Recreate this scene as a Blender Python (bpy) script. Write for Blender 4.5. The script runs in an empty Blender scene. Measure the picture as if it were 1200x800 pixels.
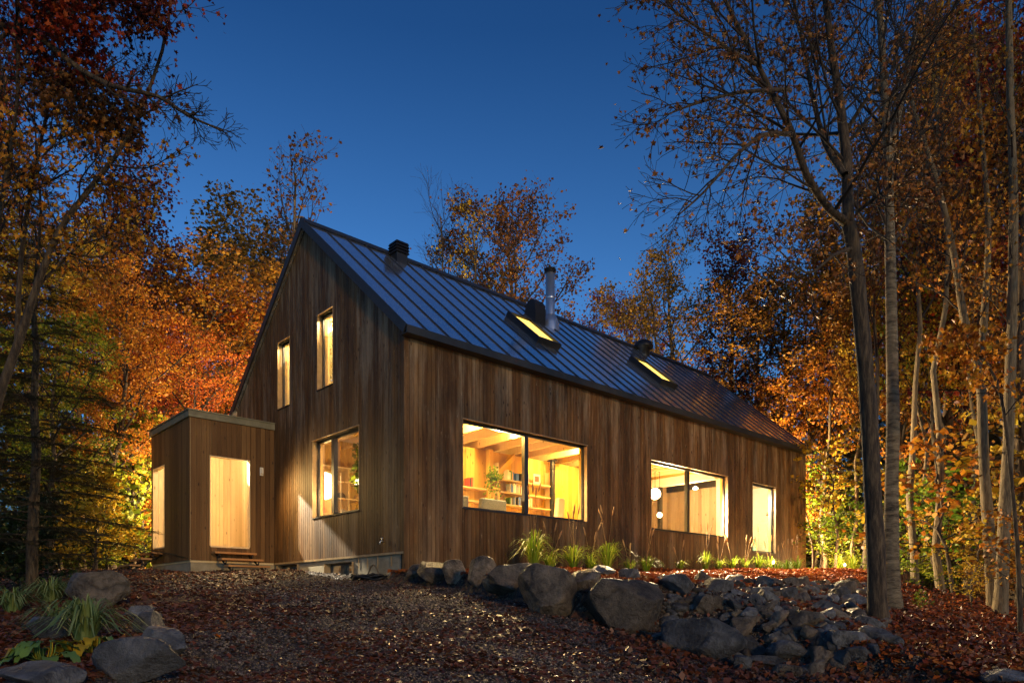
import bpy, math, random
import numpy as np
from mathutils import Vector, Matrix, noise as mnoise
R = math.radians
random.seed(7)
scn = bpy.context.scene
COL = scn.collection

# ------------------------------------------------------------------ camera, sky, warm fill sun, exposure
F = 849.0
cam = bpy.data.cameras.new('camera'); camo = bpy.data.objects.new('camera', cam); COL.objects.link(camo)
cam.sensor_fit = 'HORIZONTAL'; cam.sensor_width = 36; cam.lens = F / 1200 * 36
cam.shift_y = (706 - 400) / 1200
cam.clip_end = 2000; cam.clip_start = 0.05
camo.location = (0, 0, 0); camo.rotation_euler = (R(90), 0, 0)
scn.camera = camo
scn.view_settings.view_transform = 'Standard'
scn.view_settings.look = 'None'
scn.view_settings.exposure = 1.36
scn.view_settings.gamma = 1.0

world = bpy.data.worlds.new('World'); scn.world = world; world.use_nodes = True
wn = world.node_tree.nodes; wl = world.node_tree.links
for n in list(wn): wn.remove(n)
wo = wn.new('ShaderNodeOutputWorld'); bg = wn.new('ShaderNodeBackground')
sky = wn.new('ShaderNodeTexSky'); sky.sky_type = 'NISHITA'; sky.sun_disc = False
SUN_AZ = R(152)     # compass bearing of the light (clockwise from +Y)
sky.sun_elevation = R(14); sky.sun_rotation = SUN_AZ
sky.ozone_density = 6.0; sky.dust_density = 0.3; sky.air_density = 1.0
hs = wn.new('ShaderNodeHueSaturation'); hs.inputs['Saturation'].default_value = 1.0
tint = wn.new('ShaderNodeMix'); tint.data_type = 'RGBA'; tint.blend_type = 'MULTIPLY'
tint.inputs[0].default_value = 1.0; tint.inputs[7].default_value = (0.55, 0.83, 1.0, 1)
tcw = wn.new('ShaderNodeTexCoord'); sxw = wn.new('ShaderNodeSeparateXYZ'); rw = wn.new('ShaderNodeValToRGB')
wl.new(tcw.outputs['Generated'], sxw.inputs[0]); wl.new(sxw.outputs['Z'], rw.inputs[0])
for i_, (p_, c_) in enumerate([(0, (1.1, .94, .84)), (.40, (.86, .80, .76)), (.62, (.36, .45, .50)), (1, (.28, .36, .42))]):
    if i_ > 1: rw.color_ramp.elements.new(p_)
    e_ = rw.color_ramp.elements[i_] if i_ < 2 else [e for e in rw.color_ramp.elements if abs(e.position - p_) < 1e-4][0]
    e_.position = p_; e_.color = (*c_, 1)
tint2 = wn.new('ShaderNodeMix'); tint2.data_type = 'RGBA'; tint2.blend_type = 'MULTIPLY'; tint2.inputs[0].default_value = 1.0
wl.new(tint.outputs[2], tint2.inputs[6]); wl.new(rw.outputs[0], tint2.inputs[7])
wl.new(sky.outputs[0], hs.inputs['Color']); wl.new(hs.outputs[0], tint.inputs[6])
wl.new(tint2.outputs[2], bg.inputs['Color']); wl.new(bg.outputs[0], wo.inputs['Surface'])
bg.inputs['Strength'].default_value = 0.074

sun = bpy.data.lights.new('warm_fill_sun', 'SUN'); suno = bpy.data.objects.new('warm_fill_sun', sun); COL.objects.link(suno)  # added warm fill from front right for walls and trees
sun.energy = 0.50; sun.angle = R(4); sun.color = (1.0, 0.62, 0.22)
SUN_EL = R(14)
sd = Vector((math.sin(SUN_AZ) * math.cos(SUN_EL), math.cos(SUN_AZ) * math.cos(SUN_EL), math.sin(SUN_EL)))
suno.rotation_euler = (-sd).to_track_quat('-Z', 'Y').to_euler()

# ------------------------------------------------------------------ house frame
HC = Vector((-2.078, 14.0, 0)); HA = math.atan2(.6742, .7386)
UX, UY = .7386, .6742
def H(x, y, z=0.0):
    return Vector((HC.x + x * UX - y * UY, HC.y + x * UY + y * UX, z))
def Pt(px, py, d):
    return Vector(((px - 600) / F * d, d, (706 - py) / F * d))

# ------------------------------------------------------------------ object helpers
class MB:
    def __init__(s): s.v = []; s.f = []; s.mi = []; s.sm = []
    def add(s, vs, fs, m=0, smooth=False):
        o = len(s.v); s.v += [tuple(v) for v in vs]
        for f in fs:
            s.f.append(tuple(i + o for i in f)); s.mi.append(m); s.sm.append(smooth)
    def box(s, x0, y0, z0, x1, y1, z1, m=0):
        s.add([(x0,y0,z0),(x1,y0,z0),(x1,y1,z0),(x0,y1,z0),(x0,y0,z1),(x1,y0,z1),(x1,y1,z1),(x0,y1,z1)],
              [(0,3,2,1),(4,5,6,7),(0,1,5,4),(1,2,6,5),(2,3,7,6),(3,0,4,7)], m)
    def hexa(s, P, m=0):   # 8 corners in box order
        s.add(P, [(0,3,2,1),(4,5,6,7),(0,1,5,4),(1,2,6,5),(2,3,7,6),(3,0,4,7)], m)
    def tube(s, path, rad, n=8, m=0, cap=True, smooth=True, wob=0, rng=None):
        path = [Vector(p) for p in path]
        if not hasattr(rad, '__len__'): rad = [rad] * len(path)
        up = Vector((0, 0, 1)); vs = []; fs = []
        d0 = (path[1] - path[0]).normalized()
        a = d0.cross(up)
        if a.length < .01: a = d0.cross(Vector((1, 0, 0)))
        a.normalize()
        for i, p in enumerate(path):
            if i == 0: d = path[1] - p
            elif i == len(path) - 1: d = p - path[i - 1]
            else: d = path[i + 1] - path[i - 1]
            d.normalize()
            a = (a - d * a.dot(d))
            if a.length < 1e-5: a = d.orthogonal()
            a.normalize(); b = d.cross(a)
            for k in range(n):
                t = 2 * math.pi * k / n; r = rad[i]
                if wob: r *= 1 + wob * 1.3 * mnoise.noise(Vector((math.cos(t) * 1.6, math.sin(t) * 1.6, i * .9)) + path[0])
                vs.append(p + a * (math.cos(t) * r) + b * (math.sin(t) * r))
        L = len(path)
        for i in range(L - 1):
            for k in range(n):
                k2 = (k + 1) % n
                fs.append((i * n + k, i * n + k2, (i + 1) * n + k2, (i + 1) * n + k))
        if cap and n > 3:
            fs.append(tuple(reversed(range(n)))); fs.append(tuple((L - 1) * n + k for k in range(n)))
        s.add(vs, fs, m, smooth)
    def lathe(s, prof, c=(0, 0, 0), n=20, m=0, smooth=True):
        vs = []; fs = []
        for r, z in prof:
            for k in range(n):
                t = 2 * math.pi * k / n
                vs.append((c[0] + r * math.cos(t), c[1] + r * math.sin(t), c[2] + z))
        for i in range(len(prof) - 1):
            for k in range(n):
                k2 = (k + 1) % n
                fs.append((i * n + k, i * n + k2, (i + 1) * n + k2, (i + 1) * n + k))
        s.add(vs, fs, m, smooth)
    def build(s, name, mats, parent=None, loc=None, rotz=None):
        me = bpy.data.meshes.new(name); me.from_pydata(s.v, [], s.f)
        if not isinstance(mats, (list, tuple)): mats = [mats]
        for mm in mats: me.materials.append(mm)
        me.polygons.foreach_set('material_index', s.mi)
        me.polygons.foreach_set('use_smooth', s.sm)
        me.update()
        o = bpy.data.objects.new(name, me); COL.objects.link(o)
        if parent: o.parent = parent
        if loc is not None: o.location = loc
        if rotz is not None: o.rotation_euler = (0, 0, rotz)
        return o
def mesh_np(name, V, Fa, mats, parent=None, smooth=False):
    """V (n,3); Fa list of equal-length face index array (m,k)"""
    me = bpy.data.meshes.new(name)
    k = Fa.shape[1]; m = Fa.shape[0]
    me.vertices.add(len(V)); me.vertices.foreach_set('co', np.asarray(V, np.float32).ravel())
    me.loops.add(m * k); me.loops.foreach_set('vertex_index', Fa.astype(np.int32).ravel())
    me.polygons.add(m); me.polygons.foreach_set('loop_start', np.arange(0, m * k, k, dtype=np.int32))
    me.polygons.foreach_set('loop_total', np.full(m, k, np.int32))
    if smooth: me.polygons.foreach_set('use_smooth', np.ones(m, bool))
    me.update(calc_edges=True); me.validate()
    for mm in (mats if isinstance(mats, (list, tuple)) else [mats]): me.materials.append(mm)
    o = bpy.data.objects.new(name, me); COL.objects.link(o)
    if parent: o.parent = parent
    return o
def empty(name, loc=(0, 0, 0), rotz=0):
    o = bpy.data.objects.new(name, None); COL.objects.link(o); o.location = loc
    o.rotation_euler = (0, 0, rotz); o.empty_display_size = .2
    return o
def tag(o, label=None, cat=None, group=None, kind=None):
    if label: o['label'] = label
    if cat: o['category'] = cat
    if group: o['group'] = group
    if kind: o['kind'] = kind
    return o
ORD = ['first','second','third','fourth','fifth','sixth','seventh','eighth','ninth','tenth','eleventh','twelfth','thirteenth','fourteenth','fifteenth','sixteenth','seventeenth','eighteenth','nineteenth','twentieth','twenty first','twenty second','twenty third','twenty fourth','twenty fifth','twenty sixth','twenty seventh','twenty eighth','twenty ninth','thirtieth','thirty first','thirty second','thirty third','thirty fourth','thirty fifth','thirty sixth']

# ------------------------------------------------------------------ materials
def newmat(name):
    m = bpy.data.materials.new(name); m.use_nodes = True
    nt = m.node_tree; b = nt.nodes['Principled BSDF']
    return m, nt, b
def ramp(nt, fac, stops):
    r = nt.nodes.new('ShaderNodeValToRGB'); e = r.color_ramp.elements
    while len(e) < len(stops): e.new(0.5)
    for i, (p, c) in enumerate(stops):
        e[i].position = p; e[i].color = (c[0], c[1], c[2], 1)
    nt.links.new(fac, r.inputs[0]); return r.outputs[0]
def noise_n(nt, scale, detail=4, vec=None, rough=.6, dim='3D'):
    n = nt.nodes.new('ShaderNodeTexNoise'); n.inputs['Scale'].default_value = scale
    n.inputs['Detail'].default_value = detail; n.inputs['Roughness'].default_value = rough
    if vec is not None: nt.links.new(vec, n.inputs['Vector'])
    return n.outputs['Fac']
def mapping(nt, sc, src='Object'):
    t = nt.nodes.new('ShaderNodeTexCoord'); m = nt.nodes.new('ShaderNodeMapping')
    m.inputs['Scale'].default_value = sc; nt.links.new(t.outputs[src], m.inputs[0]); return m.outputs[0]
def mixc(nt, fac, a, b, mode='MIX'):
    m = nt.nodes.new('ShaderNodeMix'); m.data_type = 'RGBA'; m.blend_type = mode
    if hasattr(fac, 'default_value') or not isinstance(fac, (int, float)): nt.links.new(fac, m.inputs[0])
    else: m.inputs[0].default_value = fac
    for i, c in ((6, a), (7, b)):
        if isinstance(c, tuple): m.inputs[i].default_value = (c[0], c[1], c[2], 1)
        else: nt.links.new(c, m.inputs[i])
    return m.outputs[2]
def bump(nt, b, h, strength=.3, dist=.02):
    n = nt.nodes.new('ShaderNodeBump'); n.inputs['Strength'].default_value = strength
    n.inputs['Distance'].default_value = dist; nt.links.new(h, n.inputs['Height'])
    nt.links.new(n.outputs[0], b.inputs['Normal'])
def plain(name, c, rough=.6, metal=0, nscale=6, var=.25):
    m, nt, b = newmat(name)
    f = noise_n(nt, nscale, 5, mapping(nt, (1, 1, 1)))
    lo = tuple(x * (1 - var) for x in c); hi = tuple(min(1, x * (1 + var)) for x in c)
    nt.links.new(ramp(nt, f, [(.3, lo), (.7, hi)]), b.inputs['Base Color'])
    b.inputs['Roughness'].default_value = rough; b.inputs['Metallic'].default_value = metal
    return m
def wood(name, stops, streak=None, sfac=.6, scale=(9, 9, .7), rough=.65, knots=True, isl=.5, bmp=.25):
    m, nt, b = newmat(name)
    g = nt.nodes.new('ShaderNodeNewGeometry')
    mp = mapping(nt, scale)
    add = nt.nodes.new('ShaderNodeVectorMath'); add.operation = 'ADD'
    sc = nt.nodes.new('ShaderNodeVectorMath'); sc.operation = 'SCALE'
    cmb = nt.nodes.new('ShaderNodeCombineXYZ')
    for i in range(3): nt.links.new(g.outputs['Random Per Island'], cmb.inputs[i])
    nt.links.new(cmb.outputs[0], sc.inputs[0]); sc.inputs['Scale'].default_value = 37.0
    nt.links.new(mp, add.inputs[0]); nt.links.new(sc.outputs[0], add.inputs[1])
    n1 = noise_n(nt, 1.6, 6, add.outputs[0], .65)
    mx = nt.nodes.new('ShaderNodeMix'); mx.data_type = 'FLOAT'; mx.inputs[0].default_value = isl
    nt.links.new(n1, mx.inputs[2]); nt.links.new(g.outputs['Random Per Island'], mx.inputs[3])
    c = ramp(nt, mx.outputs[0], stops)
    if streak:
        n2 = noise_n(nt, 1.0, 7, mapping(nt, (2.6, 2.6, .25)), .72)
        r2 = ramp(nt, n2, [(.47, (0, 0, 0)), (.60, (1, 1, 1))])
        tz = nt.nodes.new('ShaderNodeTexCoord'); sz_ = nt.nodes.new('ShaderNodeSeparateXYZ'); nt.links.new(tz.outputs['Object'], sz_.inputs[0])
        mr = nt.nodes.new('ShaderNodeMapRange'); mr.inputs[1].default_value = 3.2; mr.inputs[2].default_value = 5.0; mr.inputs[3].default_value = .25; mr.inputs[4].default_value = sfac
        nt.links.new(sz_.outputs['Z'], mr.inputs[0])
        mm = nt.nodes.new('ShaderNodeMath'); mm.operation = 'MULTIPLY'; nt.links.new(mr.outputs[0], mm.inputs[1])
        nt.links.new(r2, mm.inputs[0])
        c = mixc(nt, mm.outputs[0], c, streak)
        n5 = noise_n(nt, 1.0, 8, mapping(nt, (2.6, 2.6, .5)), .75)
        r5 = ramp(nt, n5, [(.36, (.42, .42, .42)), (.62, (1.12, 1.12, 1.12))])
        c = mixc(nt, 1.0, c, r5, 'MULTIPLY')
        n6 = noise_n(nt, 1.0, 5, mapping(nt, (34, 34, 5)), .6)
        c = mixc(nt, ramp(nt, n6, [(.66, (0, 0, 0)), (.74, (.55, .55, .55))]), c, tuple(x * 1.6 for x in streak))
    if knots:
        v = nt.nodes.new('ShaderNodeTexVoronoi'); v.inputs['Scale'].default_value = 1.0
        m2 = mapping(nt, (7, 7, 2.6)); ad = nt.nodes.new('ShaderNodeVectorMath'); ad.operation = 'ADD'
        nt.links.new(m2, ad.inputs[0]); nt.links.new(sc.outputs[0], ad.inputs[1])
        nt.links.new(ad.outputs[0], v.inputs['Vector'])
        k = ramp(nt, v.outputs['Distance'], [(.06, (1, 1, 1)), (.14, (0, 0, 0))])
        c = mixc(nt, k, c, tuple(x * .45 for x in stops[0][1]))
    nt.links.new(c, b.inputs['Base Color'])
    b.inputs['Roughness'].default_value = rough
    b.inputs['Specular IOR Level'].default_value = .3
    bump(nt, b, n1, bmp, .01)
    return m
M = {}
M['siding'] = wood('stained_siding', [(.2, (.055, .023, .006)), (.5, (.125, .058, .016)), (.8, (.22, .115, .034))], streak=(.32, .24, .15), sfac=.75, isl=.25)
M['siding_red'] = wood('vestibule_siding', [(.2, (.062, .028, .009)), (.5, (.125, .062, .020)), (.8, (.20, .11, .04))], isl=.35)
M['sheath'] = plain('dark_sheathing', (.012, .009, .007), .9)
M['pine'] = wood('pine_lining', [(.2, (.42, .25, .055)), (.5, (.58, .37, .085)), (.8, (.68, .48, .14))], scale=(7, 7, .6), bmp=.1)
M['pale_pine'] = wood('pale_pine_boards', [(.2, (.46, .33, .16)), (.5, (.62, .47, .25)), (.8, (.72, .59, .36))], scale=(9, 9, .6), bmp=.1)
M['brown_panel'] = wood('brown_interior_panel', [(.2, (.12, .085, .05)), (.5, (.20, .15, .095)), (.8, (.28, .22, .15))], bmp=.1)
M['trimwood'] = wood('step_tread_wood', [(.2, (.30, .14, .05)), (.8, (.48, .25, .09))], scale=(1, 12, 12), knots=False)
M['fascia'] = plain('dark_metal_trim', (.030, .031, .033), .5, .3)
M['cap'] = plain('olive_grey_parapet_wood', (.16, .15, .10), .7)
M['frame'] = plain('black_window_frame', (.018, .016, .014), .4)
M['goldframe'] = plain('bronze_flashing', (.36, .25, .13), .45, .3)
M['white'] = plain('cream_painted_wall', (.72, .66, .52), .7, var=.05)
M['blind'] = None
M['black'] = plain('black_metal', (.012, .012, .013), .45, .2)
M['rubber'] = plain('black_rubber', (.010, .010, .010), .6)
M['steel'] = plain('stainless_chimney', (.62, .64, .66), .35, .85, var=.1)
M['paleroom'] = plain('pale_grey_wall', (.66, .68, .60), .8, var=.05)
M['fabric'] = plain('grey_green_upholstery', (.12, .125, .09), .95, nscale=60, var=.5)
M['teal'] = plain('teal_stripe_cloth', (.04, .38, .36), .9, var=.1)
M['canvas'] = plain('cream_stripe_cloth', (.75, .55, .30), .9, var=.1)
M['plantgreen'] = plain('houseplant_leaf', (.06, .14, .02), .5, nscale=20, var=.6)
M['pot'] = plain('terracotta_pot', (.35, .12, .05), .7)
M['redflower'] = plain('red_flower_petal', (.55, .02, .01), .6)

def mat_roof():
    m, nt, b = newmat('standing_seam_metal')
    f = noise_n(nt, 2.5, 6, mapping(nt, (1, 1, 1)))
    nt.links.new(ramp(nt, f, [(.3, (.76, .84, .94)), (.7, (.88, .94, 1.0))]), b.inputs['Base Color'])
    b.inputs['Metallic'].default_value = .93
    f2 = noise_n(nt, 3, 5, mapping(nt, (1, 1, 1)))
    nt.links.new(ramp(nt, f2, [(.3, (.10,) * 3), (.75, (.18,) * 3)]), b.inputs['Roughness'])
    bump(nt, b, noise_n(nt, 3.0, 3, mapping(nt, (.6, 1, 1))), .03, .02)
    return m
M['roof'] = mat_roof()
def mat_concrete():
    m, nt, b = newmat('concrete_foundation')
    f = noise_n(nt, 3, 8, mapping(nt, (1, 1, 1.6)), .7)
    nt.links.new(ramp(nt, f, [(.3, (.20, .165, .10)), (.55, (.32, .27, .18)), (.75, (.42, .36, .25))]), b.inputs['Base Color'])
    b.inputs['Roughness'].default_value = .9; bump(nt, b, noise_n(nt, 40, 4, mapping(nt, (1, 1, 1))), .3, .01)
    return m
M['concrete'] = mat_concrete()
def mat_glass():
    m, nt, b = newmat('window_glass'); nt.nodes.remove(b)
    o = nt.nodes['Material Output']; t = nt.nodes.new('ShaderNodeBsdfTransparent'); g = nt.nodes.new('ShaderNodeBsdfGlossy')
    t.inputs[0].default_value = (.97, .97, .95, 1); g.inputs['Roughness'].default_value = .02
    fr = nt.nodes.new('ShaderNodeFresnel'); fr.inputs[0].default_value = 1.45
    mm = nt.nodes.new('ShaderNodeMath'); mm.operation = 'MULTIPLY'; mm.inputs[1].default_value = .7
    nt.links.new(fr.outputs[0], mm.inputs[0])
    mx = nt.nodes.new('ShaderNodeMixShader'); nt.links.new(mm.outputs[0], mx.inputs[0])
    nt.links.new(t.outputs[0], mx.inputs[1]); nt.links.new(g.outputs[0], mx.inputs[2]); nt.links.new(mx.outputs[0], o.inputs[0])
    return m
M['glass'] = mat_glass()
def mat_emit(name, c, s):
    m, nt, b = newmat(name); b.inputs['Base Color'].default_value = (c[0], c[1], c[2], 1)
    b.inputs['Emission Color'].default_value = (c[0], c[1], c[2], 1); b.inputs['Emission Strength'].default_value = s
    return m
M['globe'] = mat_emit('lit_lamp_globe', (1, .80, .52), 6)
M['skylight'] = mat_emit('glowing_skylight_glass', (.95, .62, .11), .85)  # pane emits its own yellow, standing in for the lit room below
M['bulb'] = mat_emit('lit_bulb', (1, .72, .38), 14)

def mat_leaf(name, cols, trans=.35, rough=.5):
    m, nt, b = newmat(name)
    g = nt.nodes.new('ShaderNodeNewGeometry')
    n = noise_n(nt, .55, 3, mapping(nt, (1, 1, 1)))
    mx = nt.nodes.new('ShaderNodeMix'); mx.data_type = 'FLOAT'; mx.inputs[0].default_value = .45
    nt.links.new(n, mx.inputs[2]); nt.links.new(g.outputs['Random Per Island'], mx.inputs[3])
    k = len(cols)
    c = ramp(nt, mx.outputs[0], [(.22 + .56 * i / (k - 1), cc) for i, cc in enumerate(cols)])
    nt.links.new(c, b.inputs['Base Color']); b.inputs['Roughness'].default_value = rough
    b.inputs['Specular IOR Level'].default_value = .25
    t = nt.nodes.new('ShaderNodeBsdfTranslucent'); nt.links.new(c, t.inputs[0])
    ms = nt.nodes.new('ShaderNodeMixShader'); ms.inputs[0].default_value = trans
    o = nt.nodes['Material Output']
    nt.links.new(b.outputs[0], ms.inputs[1]); nt.links.new(t.outputs[0], ms.inputs[2]); nt.links.new(ms.outputs[0], o.inputs[0])
    return m
LM = {
 'orange': mat_leaf('orange_maple_leaf', [(.14, .045, .008), (.40, .13, .014), (.58, .24, .02), (.58, .36, .03)]),
 'red': mat_leaf('red_maple_leaf', [(.07, .008, .008), (.20, .022, .012), (.36, .05, .014), (.46, .12, .02)]),
 'brightred': mat_leaf('scarlet_orange_leaf', [(.16, .025, .010), (.42, .085, .016), (.58, .16, .020), (.60, .28, .03)]),
 'purple': mat_leaf('purple_brown_leaf', [(.040, .010, .014), (.09, .018, .018), (.15, .035, .018), (.22, .07, .02)]),
 'yellow': mat_leaf('golden_leaf', [(.20, .10, .01), (.46, .27, .018), (.58, .40, .03), (.52, .46, .06)]),
 'green': mat_leaf('yellow_green_leaf', [(.05, .08, .008), (.13, .19, .014), (.28, .30, .02), (.44, .38, .03)]),
 'brown': mat_leaf('brown_olive_leaf', [(.05, .035, .010), (.12, .08, .015), (.24, .14, .02), (.36, .22, .03)]),
 'dull': mat_leaf('dull_brown_leaf', [(.05, .020, .010), (.13, .052, .018), (.22, .095, .025), (.28, .145, .035)]),
 'rust': mat_leaf('rust_leaf', [(.10, .038, .010), (.24, .10, .015), (.38, .18, .022), (.46, .28, .03)]),
 'conifer': mat_leaf('conifer_needle', [(.010, .020, .008), (.020, .042, .012), (.035, .065, .018)], .1),
 'forest': mat_leaf('understory_leaf', [(.025, .032, .008), (.07, .07, .012), (.14, .11, .016), (.26, .16, .02)], .2),
 'litter': mat_leaf('leaf_litter', [(.03, .012, .008), (.095, .028, .014), (.15, .048, .024), (.085, .045, .030), (.24, .10, .05)], 0, .45),
 'redlitter': mat_leaf('red_leaf_litter', [(.10, .02, .010), (.24, .045, .014), (.36, .09, .02), (.40, .16, .03)], .1),
 'grass': mat_leaf('garden_grass', [(.08, .14, .012), (.20, .32, .02), (.36, .42, .04), (.45, .34, .13)], .3),
 'liriope': mat_leaf('strap_grass', [(.07, .12, .035), (.15, .22, .07), (.28, .32, .13)], .2),
 'hosta': mat_leaf('hosta_leaf', [(.04, .13, .06), (.07, .20, .08), (.16, .26, .05), (.45, .30, .03)], .2),
 'seed': mat_leaf('grass_seedhead', [(.30, .18, .08), (.50, .32, .16)], .3),
 'greenlit': mat_leaf('fresh_green_leaf', [(.07, .14, .01), (.16, .27, .015), (.26, .34, .02)], .4),
}
M['blind'] = mat_leaf('cream_roller_blind', [(.80, .74, .50), (.80, .74, .50)], .6, .9)
def mat_chips():
    m, nt, b = newmat('gravel_chip'); g = nt.nodes.new('ShaderNodeNewGeometry')
    nt.links.new(ramp(nt, g.outputs['Random Per Island'], [(0, (.020, .015, .013)), (.45, (.055, .041, .035)), (.75, (.095, .070, .058)), (.93, (.17, .13, .10)), (1, (.36, .28, .22))]), b.inputs['Base Color'])
    b.inputs['Roughness'].default_value = .75; return m
M['chip'] = mat_chips()
def mat_ground(name, stops, sc=30, bs=.8, bd=.04):
    m, nt, b = newmat(name); mp = mapping(nt, (1, 1, 1))
    v = nt.nodes.new('ShaderNodeTexVoronoi'); v.inputs['Scale'].default_value = sc; nt.links.new(mp, v.inputs['Vector'])
    sx = nt.nodes.new('ShaderNodeSeparateColor'); nt.links.new(v.outputs['Color'], sx.inputs[0])
    c = ramp(nt, sx.outputs[0], stops)
    n = noise_n(nt, 1.2, 4, mp); d = ramp(nt, n, [(.3, (.55,) * 3), (.7, (1.15,) * 3)])
    c = mixc(nt, 1.0, c, d, 'MULTIPLY')
    nt.links.new(c, b.inputs['Base Color']); b.inputs['Roughness'].default_value = .75
    bump(nt, b, v.outputs['Distance'], bs, bd)
    return m
M['ground'] = mat_ground('forest_floor_litter', [(0, (.02, .010, .007)), (.4, (.055, .022, .012)), (.75, (.12, .045, .018)), (1, (.22, .10, .03))], 14)
M['gravel'] = mat_ground('gravel_bed', [(0, (.014, .009, .007)), (.5, (.042, .028, .020)), (.85, (.09, .065, .042)), (1, (.20, .15, .09))], 34)
M['bed'] = mat_ground('mulched_bed', [(0, (.07, .018, .010)), (.5, (.17, .04, .014)), (1, (.32, .10, .02))], 22)
def mat_rock(name, a, b_, moss=None):
    m, nt, b = newmat(name); oi = nt.nodes.new('ShaderNodeObjectInfo')
    mp = mapping(nt, (1, 1, 1)); ad = nt.nodes.new('ShaderNodeVectorMath'); ad.operation = 'ADD'
    nt.links.new(mp, ad.inputs[0]); nt.links.new(oi.outputs['Location'], ad.inputs[1])
    n = noise_n(nt, 3.2, 9, ad.outputs[0], .72)
    w = nt.nodes.new('ShaderNodeTexWave'); w.inputs['Scale'].default_value = 2.1; w.inputs['Distortion'].default_value = 7
    w.inputs['Detail'].default_value = 5; nt.links.new(ad.outputs[0], w.inputs['Vector'])
    c = ramp(nt, n, [(.34, tuple(x * .5 for x in a)), (.5, b_), (.66, tuple(x * 2.1 for x in b_))])
    vein = ramp(nt, w.outputs['Fac'], [(.96, (0, 0, 0)), (1, (.3, .3, .3))])
    c = mixc(nt, vein, c, tuple(min(1, x * 1.5) for x in b_))
    hue = nt.nodes.new('ShaderNodeHueSaturation'); vr = nt.nodes.new('ShaderNodeMapRange')
    vr.inputs[3].default_value = .6; vr.inputs[4].default_value = 1.5; nt.links.new(oi.outputs['Random'], vr.inputs[0])
    nt.links.new(vr.outputs[0], hue.inputs['Value']); nt.links.new(c, hue.inputs['Color']); c = hue.outputs[0]
    nt.links.new(c, b.inputs['Base Color']); b.inputs['Roughness'].default_value = .5
    vc = nt.nodes.new('ShaderNodeTexVoronoi'); vc.feature = 'DISTANCE_TO_EDGE'; vc.inputs['Scale'].default_value = 1.7
    nz = nt.nodes.new('ShaderNodeTexNoise'); nz.inputs['Scale'].default_value = 2.5; nt.links.new(ad.outputs[0], nz.inputs['Vector'])
    vm = nt.nodes.new('ShaderNodeMix'); vm.data_type = 'VECTOR'; vm.inputs[0].default_value = .45
    nt.links.new(ad.outputs[0], vm.inputs[4]); nt.links.new(nz.outputs['Color'], vm.inputs[5]); nt.links.new(vm.outputs[1], vc.inputs['Vector'])
    cr = ramp(nt, vc.outputs['Distance'], [(0, (.6,) * 3), (.05, (1, 1, 1))])
    nt.links.new(mixc(nt, 1.0, c, cr, 'MULTIPLY'), b.inputs['Base Color'])
    mm = nt.nodes.new('ShaderNodeMath'); mm.operation = 'ADD'; nt.links.new(n, mm.inputs[0])
    n3 = noise_n(nt, 22, 6, ad.outputs[0], .7); m4 = nt.nodes.new('ShaderNodeMath'); m4.operation = 'MULTIPLY'; m4.inputs[1].default_value = .35
    nt.links.new(n3, m4.inputs[0]); nt.links.new(m4.outputs[0], mm.inputs[1])
    m5 = nt.nodes.new('ShaderNodeMath'); m5.operation = 'MULTIPLY_ADD'; m5.inputs[1].default_value = .3; nt.links.new(cr, m5.inputs[0]); nt.links.new(mm.outputs[0], m5.inputs[2]); mm = m5
    bump(nt, b, mm.outputs[0], 1.0, .13)
    return m
M['rock'] = mat_rock('grey_fieldstone', (.034, .034, .035), (.100, .099, .100))
M['rockbrown'] = mat_rock('brown_fieldstone', (.042, .032, .023), (.125, .098, .070))
def mat_bark(name, stops, birch=False):
    m, nt, b = newmat(name)
    mp = mapping(nt, (14, 14, 2.4) if not birch else (3, 3, 12))
    n = noise_n(nt, 1.6, 7, mp, .7)
    c = ramp(nt, n, stops)
    n2 = noise_n(nt, .9, 4, mapping(nt, (1, 1, .5)))
    c = mixc(nt, ramp(nt, n2, [(.5, (0, 0, 0)), (.7, (.7, .7, .7))]), c, tuple(x * .6 for x in stops[-1][1]))
    nt.links.new(c, b.inputs['Base Color']); b.inputs['Roughness'].default_value = .9
    bump(nt, b, n, 1.0, .04)
    return m
M['bark'] = mat_bark('maple_bark', [(.36, (.012, .008, .005)), (.5, (.055, .036, .020)), (.64, (.13, .09, .05))])
M['twig'] = plain('twig_bark', (.022, .015, .010), .9)
M['birch'] = mat_bark('birch_bark', [(.36, (.035, .026, .016)), (.50, (.15, .115, .07)), (.72, (.30, .24, .15))], True)
M['palebark'] = mat_bark('pale_sapling_bark', [(.3, (.05, .036, .02)), (.5, (.15, .11, .06)), (.7, (.26, .20, .12))])

# ------------------------------------------------------------------ terrain
def sstep(a, b, x):
    t = np.clip((x - a) / (b - a), 0, 1); return t * t * (3 - 2 * t)
EDGE = [(-2.35, 13.75), (-1.55, 13.1), (-.85, 12.2), (-.25, 11.1), (.35, 9.8), (.9, 9.15), (1.6, 9.2), (2.4, 9.8), (3.6, 11.0), (5.0, 12.6), (7.0, 15.0), (9.5, 18.5), (13, 23), (18, 29)]
POLY = EDGE + [(18, 60), (-20, 60), (-2.35, 13.75)]
POLY = EDGE + [(14, 32), (7.0, 30.0)]
def inpoly(X, Y, P):
    ins = np.zeros(np.shape(X), bool); n = len(P)
    for i in range(n):
        x1, y1 = P[i]; x2, y2 = P[(i + 1) % n]
        if y1 == y2: continue
        c = ((y1 > Y) != (y2 > Y)) & (X < (x2 - x1) * (Y - y1) / (y2 - y1) + x1)
        ins ^= c
    return ins
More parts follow.
